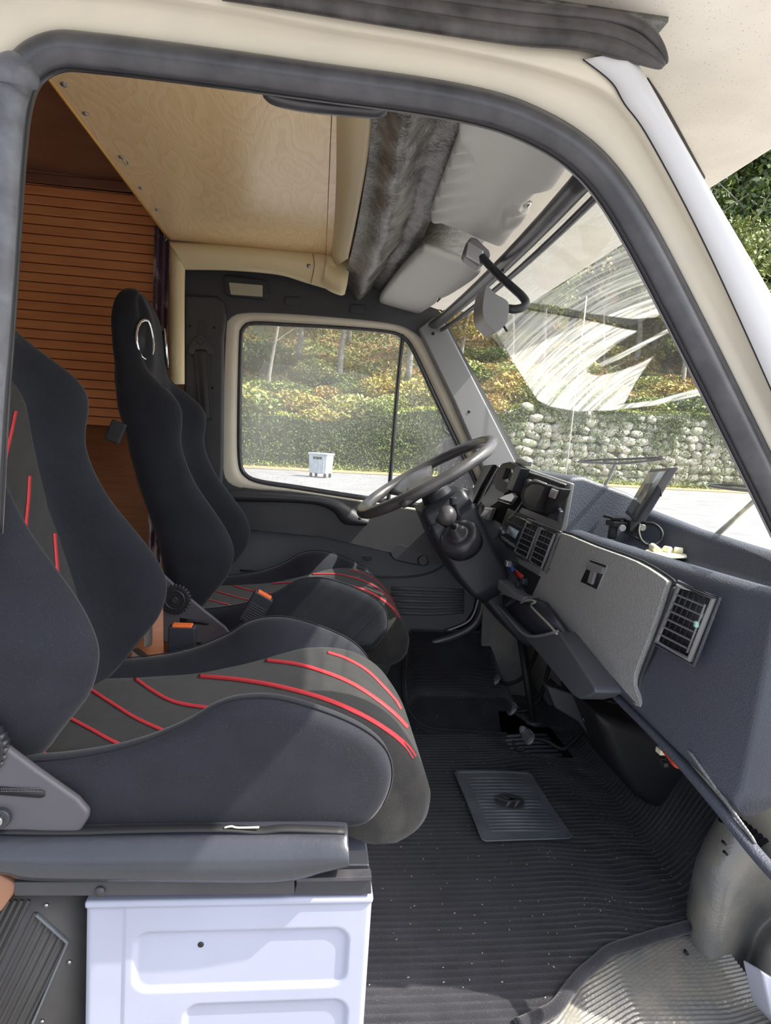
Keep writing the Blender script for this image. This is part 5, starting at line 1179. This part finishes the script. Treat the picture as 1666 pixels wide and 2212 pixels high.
# hillside
def hz_(s,o_):
    z=wh(s)-.1+.10*o_ if o_<2 else wh(s)-.1+.2+(o_-2)*.52+.5*math.sin(s*.35+o_*.2)*min(1,(o_-2)/6)+.3*math.sin(s*.9+1)*min(1,(o_-2)/6)
    return z
hi=gridf('hillside',lambda u,v:wp(-50+160*u,hz_(max(min(-50+160*u,60),0),v*60),.3+v*60),120,60,hillm); struct(hi,'wooded hillside above the wall')
def hp(s,o_): return wp(s,hz_(max(min(s,60),0),o_),.3+o_)
def leafmesh(name,n,shape,size,m,seed,clump=0,m2=None):
    r=np.random.default_rng(seed); P=[]
    cl=[shape(r) for _ in range(max(1,clump))] if clump else None
    for i in range(n):
        if cl is not None:
            c=cl[r.integers(len(cl))]; p=np.array(c)+r.normal(0,.32,3)*np.array([1,1,.7])
        else: p=np.array(shape(r))
        P.append(p)
    P=np.array(P); A=r.normal(size=(n,3)); A/=np.linalg.norm(A,axis=1)[:,None]; B_=r.normal(size=(n,3)); B_=np.cross(A,B_); B_/=np.linalg.norm(B_,axis=1)[:,None]
    s=size*(.6+.8*r.random((n,1)))
    V=np.stack([P-A*s,P+B_*s*.5,P+A*s,P-B_*s*.5],1).reshape(-1,3)
    me=bpy.data.meshes.new(name); me.from_pydata(V.tolist(),[],[(4*i,4*i+1,4*i+2,4*i+3) for i in range(n)])
    me.materials.append(m)
    if m2: me.materials.append(m2); me.polygons.foreach_set('material_index',(r.random(n)<.35).astype(int).tolist())
    return me
def crown(r): 
    u=r.normal(size=3); u/=np.linalg.norm(u); q=r.random()**.4; return (u[0]*2.4*q,u[1]*2.4*q,5.4+u[2]*3.2*q)
def conif(r):
    t=r.random()**.7; a=r.random()*6.283; w_=(1-t)*2.4*(.4+.6*r.random()); return (w_*math.cos(a),w_*math.sin(a),1.2+t*9)
crowns=[leafmesh('crown',5200,crown,.13,leafs[i],20+i,clump=90,m2=leafs[j]) for i,j in ((0,1),(1,3),(4,0),(3,1))]
conifs=[leafmesh('crown',6500,conif,.16,leafs[2],40,clump=140,m2=leafs[0])]
def trunkmesh(h,r0,seed,branches=5):
    r=np.random.default_rng(seed); gs_=[]
    path=[Vector((.15*math.sin(i*.9+seed),.15*math.cos(i*1.3+seed),h*i/6)) for i in range(7)]
    gs_.append(tube_geo(catm(path,2),[r0*(1-.75*i/12) for i in range(13)],8))
    for b in range(branches):
        z=h*(.35+.55*r.random()); a=r.random()*6.28; L=h*.28*(.5+r.random()); p0=Vector((0,0,z)); 
        q=[p0,p0+Vector((math.cos(a)*L*.4,math.sin(a)*L*.4,L*.35)),p0+Vector((math.cos(a)*L,math.sin(a)*L,L*.8))]
        gs_.append(tube_geo(catm(q,2),[r0*.32*(1-.8*i/4) for i in range(5)],5))
    v,f=merge(*gs_); me=bpy.data.meshes.new('trunk'); me.from_pydata([tuple(p) for p in v],[],f); me.materials.append(barkm); me.polygons.foreach_set('use_smooth',[True]*len(me.polygons)); return me
trunks=[trunkmesh(9,.22,1),trunkmesh(11,.16,2,7),trunkmesh(10,.20,3,9)]
bare=[trunkmesh(8,.10,5,30),trunkmesh(9,.09,6,34)]
desc=['green and yellow autumn tree','yellow-orange autumn tree','olive green leafy tree','orange-brown autumn tree','dark green conifer','bare grey leafless tree']
NAMED=[]
def zone(p):
    x,y=pr(np.array(p)); return 'in door window' if x<1010 else ('in windscreen' if x<1480 else 'right of pillar')
def addtree(s,o_,kind,sc_,where):
    p=hp(s,o_); e=empty('tree',p-Vector((0,0,.1))); 
    tag(e,desc[kind]+' '+where,'tree','trees on the hillside'); NAMED.append(e); e.scale=(sc_,sc_,sc_); e.rotation_euler=(0,0,random.uniform(0,6))
    t=bpy.data.objects.new('trunk',random.choice(trunks) if kind<5 else random.choice(bare)); COL.objects.link(t); t.parent=e
    if kind<5:
        c=bpy.data.objects.new('crown',crowns[kind] if kind<4 else conifs[0]); COL.objects.link(c); c.parent=e
        c.location=(0,0,{0:1.4,1:1.0,2:1.8,3:1.2,4:0}[kind]); c.scale=(1,1,1)
places=[]
for s,o_,k,sc_ in [(7,5,5,1.1),(9.5,7,5,1.0),(12,4,5,1.2),(14,9,0,1.0),(16.5,6,1,1.0),(18,12,2,1.2),(20.5,5,0,1.1),(22.5,10,5,1.2),(24,16,4,1.4),(25,7,3,.9),(27,13,1,1.2),(29,8,5,1.1),(30.5,15,4,1.5),(32,9,0,1.0),(34.5,13,2,1.3),(36.5,8,5,1.2),(38,15,4,1.6),(40,9,2,1.2),(41.5,5,0,1.0),(43.5,11,4,1.7),(45.5,6,2,1.3),(47,12,4,1.8),(49,8,4,1.5),(51.5,5,0,1.3),(53,12,4,1.8),(56,8,4,1.6),(58,14,2,1.8),
   (5,16,2,1.6),(11,20,4,1.7),(16,22,2,1.7),(21,24,4,1.9),(25,26,4,2.0),(31,22,4,1.9),(28,25,2,1.8),(38,24,4,2.1),(45,28,4,2.4),(52,20,4,2.2),(56,26,4,2.4),(61,18,4,2.2),(64,26,4,2.5),(13,26,2,1.9),(35,26,4,2.0),(42,24,2,2.0),(49,24,4,2.2),(2,9,5,1.3)]:
    where=('low' if o_<7.5 else ('half way up' if o_<14 else 'high'))+' on the slope, '+zone(hp(s,o_))
    addtree(s,o_,k,sc_,where)
# shrubs on the slope
def blob(r):
    u=r.normal(size=3); u/=np.linalg.norm(u); q=r.random()**.33; return (u[0]*q,u[1]*q,.45+u[2]*.55*q)
bushes=[leafmesh('shrub',1800,blob,.07,leafs[a],60+a,m2=leafs[b]) for a,b in ((0,4),(1,3),(4,1),(2,0),(3,1))]
k_=0
for i in range(130):
    s=random.uniform(3,56); o_=random.choice([random.uniform(.3,4),random.uniform(1,10),random.uniform(4,18)])
    o=bpy.data.objects.new('shrub',random.choice(bushes)); COL.objects.link(o); o.location=hp(s,o_)-Vector((0,0,.15)); z=random.uniform(.8,2.2); o.scale=(z,z,z*random.uniform(.6,1)); o.rotation_euler=(0,0,random.uniform(0,6))
    k_=bushes.index(o.data) if o.data in bushes else 0
    tag(o,['green shrub','yellow and orange shrub','olive shrub','dark green shrub','orange-brown shrub'][k_]+(' low' if o_<3 else (' half way up' if o_<9 else ' high'))+' on slope, '+zone(o.location),'shrub','shrubs on the slope'); NAMED.append(o)
# ivy and hedge on the wall, grass on top and at the foot
def spread(name,n,fn_,size,m,m2,label,cat,seed):
    me=leafmesh(name,n,fn_,size,m,seed,m2=m2); o=bpy.data.objects.new(name,me); COL.objects.link(o); o['kind']='stuff'; tag(o,label,cat); return o
def ivy(r):
    s=r.uniform(2,23.5) if r.random()<.72 else r.uniform(20,50); 
    if s>23: 
        z=wh(s)-abs(r.normal(0,.7+.5*math.sin(s*1.1)))
        if r.random()<.4: s=round(s/1.3)*1.3+r.normal(0,.28); z=r.random()*wh(s)
    else: z=r.random()*wh(s)
    p=wp(s,max(z,.05),-.12-.28*r.random()*(1 if s<23 else .6)+.1*math.sin(s*1.7)); return tuple(p)
spread('ivy',80000,ivy,.075,leafs[2],leafs[0],'dark ivy hanging over the roadside wall','ivy',3)
def grass(r):
    s=r.uniform(0,56); o_=abs(r.normal(0,.8)); p=hp(s,o_); return (p.x,p.y,p.z+r.random()*.25)
spread('grass',26000,grass,.09,leafmat('grass_top',(.42,.50,.08),(.26,.33,.06)),leafs[1],'bright green grass along the top of the wall','grass',4)  # bright yellow-green grass colour
def foot(r):
    s=r.uniform(4,54); p=wp(s,.05+abs(r.normal(0,.13)),-.15-abs(r.normal(0,.28))); return tuple(p)
spread('weeds',22000,foot,.06,leafs[0],leafmat('grass_foot',(.45,.48,.12),(.3,.32,.1)),'green weeds along the foot of the wall','weeds',5)
def under(r):
    s=r.uniform(-5,60); o_=r.random()*26; p=hp(s,o_); return (p.x,p.y,p.z+r.random()**2*.35)
spread('undergrowth',90000,under,.12,leafs[4],leafs[3],'low brown and green undergrowth covering the hillside','undergrowth',6)
# dumpster
dpn=PZ(692,1031,0); db=empty('dumpster',dpn); tag(db,'pale grey-blue wheeled rubbish container by the roadside hedge','dumpster')
dgm=mat('bin_grey',(.52,.58,.62),.5,col2=(.42,.47,.52),cs=4)
rz=Matrix.Rotation(math.radians(-25),3,'Z')
def dbox(nm,c,s,m,bv=.03,par=db,tp=1):
    v,f=boxg((0,0,0),s); v=[Vector((p.x*(1 if p.z>0 else tp),p.y*(1 if p.z>0 else tp),p.z)) for p in v]; v=[dpn+rz@(p+Vector(c)) for p in v]; return obj(nm,v,f,m,par,bevel=bv)
bb_=dbox('bin_body',(0,0,.58),(.85,.75,.80),dgm,tp=.93)
for x in (-.28,-.09,.1,.29): dbox('body_rib',(x,-.37,.56),(.05,.04,.7),dgm,.01,bb_)
dbox('bin_lid',(0,0,1.01),(.92,.82,.09),dgm,.03); dbox('lid_label',(0,-.385,.84),(.4,.01,.1),slot,0,bb_)
for x in (-.33,.33):
    for y in (-.27,.27):
        p=dpn+rz@Vector((x,y,.09)); v,f=cylg(p-rz@Vector((.03,0,0)),rz@Vector((1,0,0)),.09,.06,14); obj('wheel',v,f,slot,db,bevel=.005)
p=PZ(592,1004,0); hy=empty('hydrant',p); tag(hy,'small red hydrant post by the hedge','hydrant')
v,f=cylg(p,(0,0,1),.10,.55,16); obj('post',v,f,redp,hy,bevel=.02); v,f=ellg(p+Vector((0,0,.58)),(.13,.13,.12),14,8); obj('cap',v,f,redp,hy)
v,f=cylg(p+Vector((-.2,0,.4)),(1,0,0),.05,.4,12); obj('outlet',v,f,redp,hy)
# road marking
v,f=boxg((18,22,.006),(50,.14,.004),Matrix.Rotation(ang,3,'Z')); o=obj('road_marking',v,f,etch,None); tag(o,'faint white line painted along the road','road marking')

gr={}
for o in NAMED: gr.setdefault(o['label'],[]).append(o)
ORD=['leftmost','second','third','fourth','fifth','sixth','seventh','eighth','ninth','tenth','eleventh','twelfth']
for lb,os_ in gr.items():
    if len(os_)<2: continue
    os_.sort(key=lambda o: pr(np.array(o.location))[0])
    for i,o in enumerate(os_): o['label']=(ORD[i] if i<12 else 'farthest right')+(' ' if i==0 else ' from left ')+lb
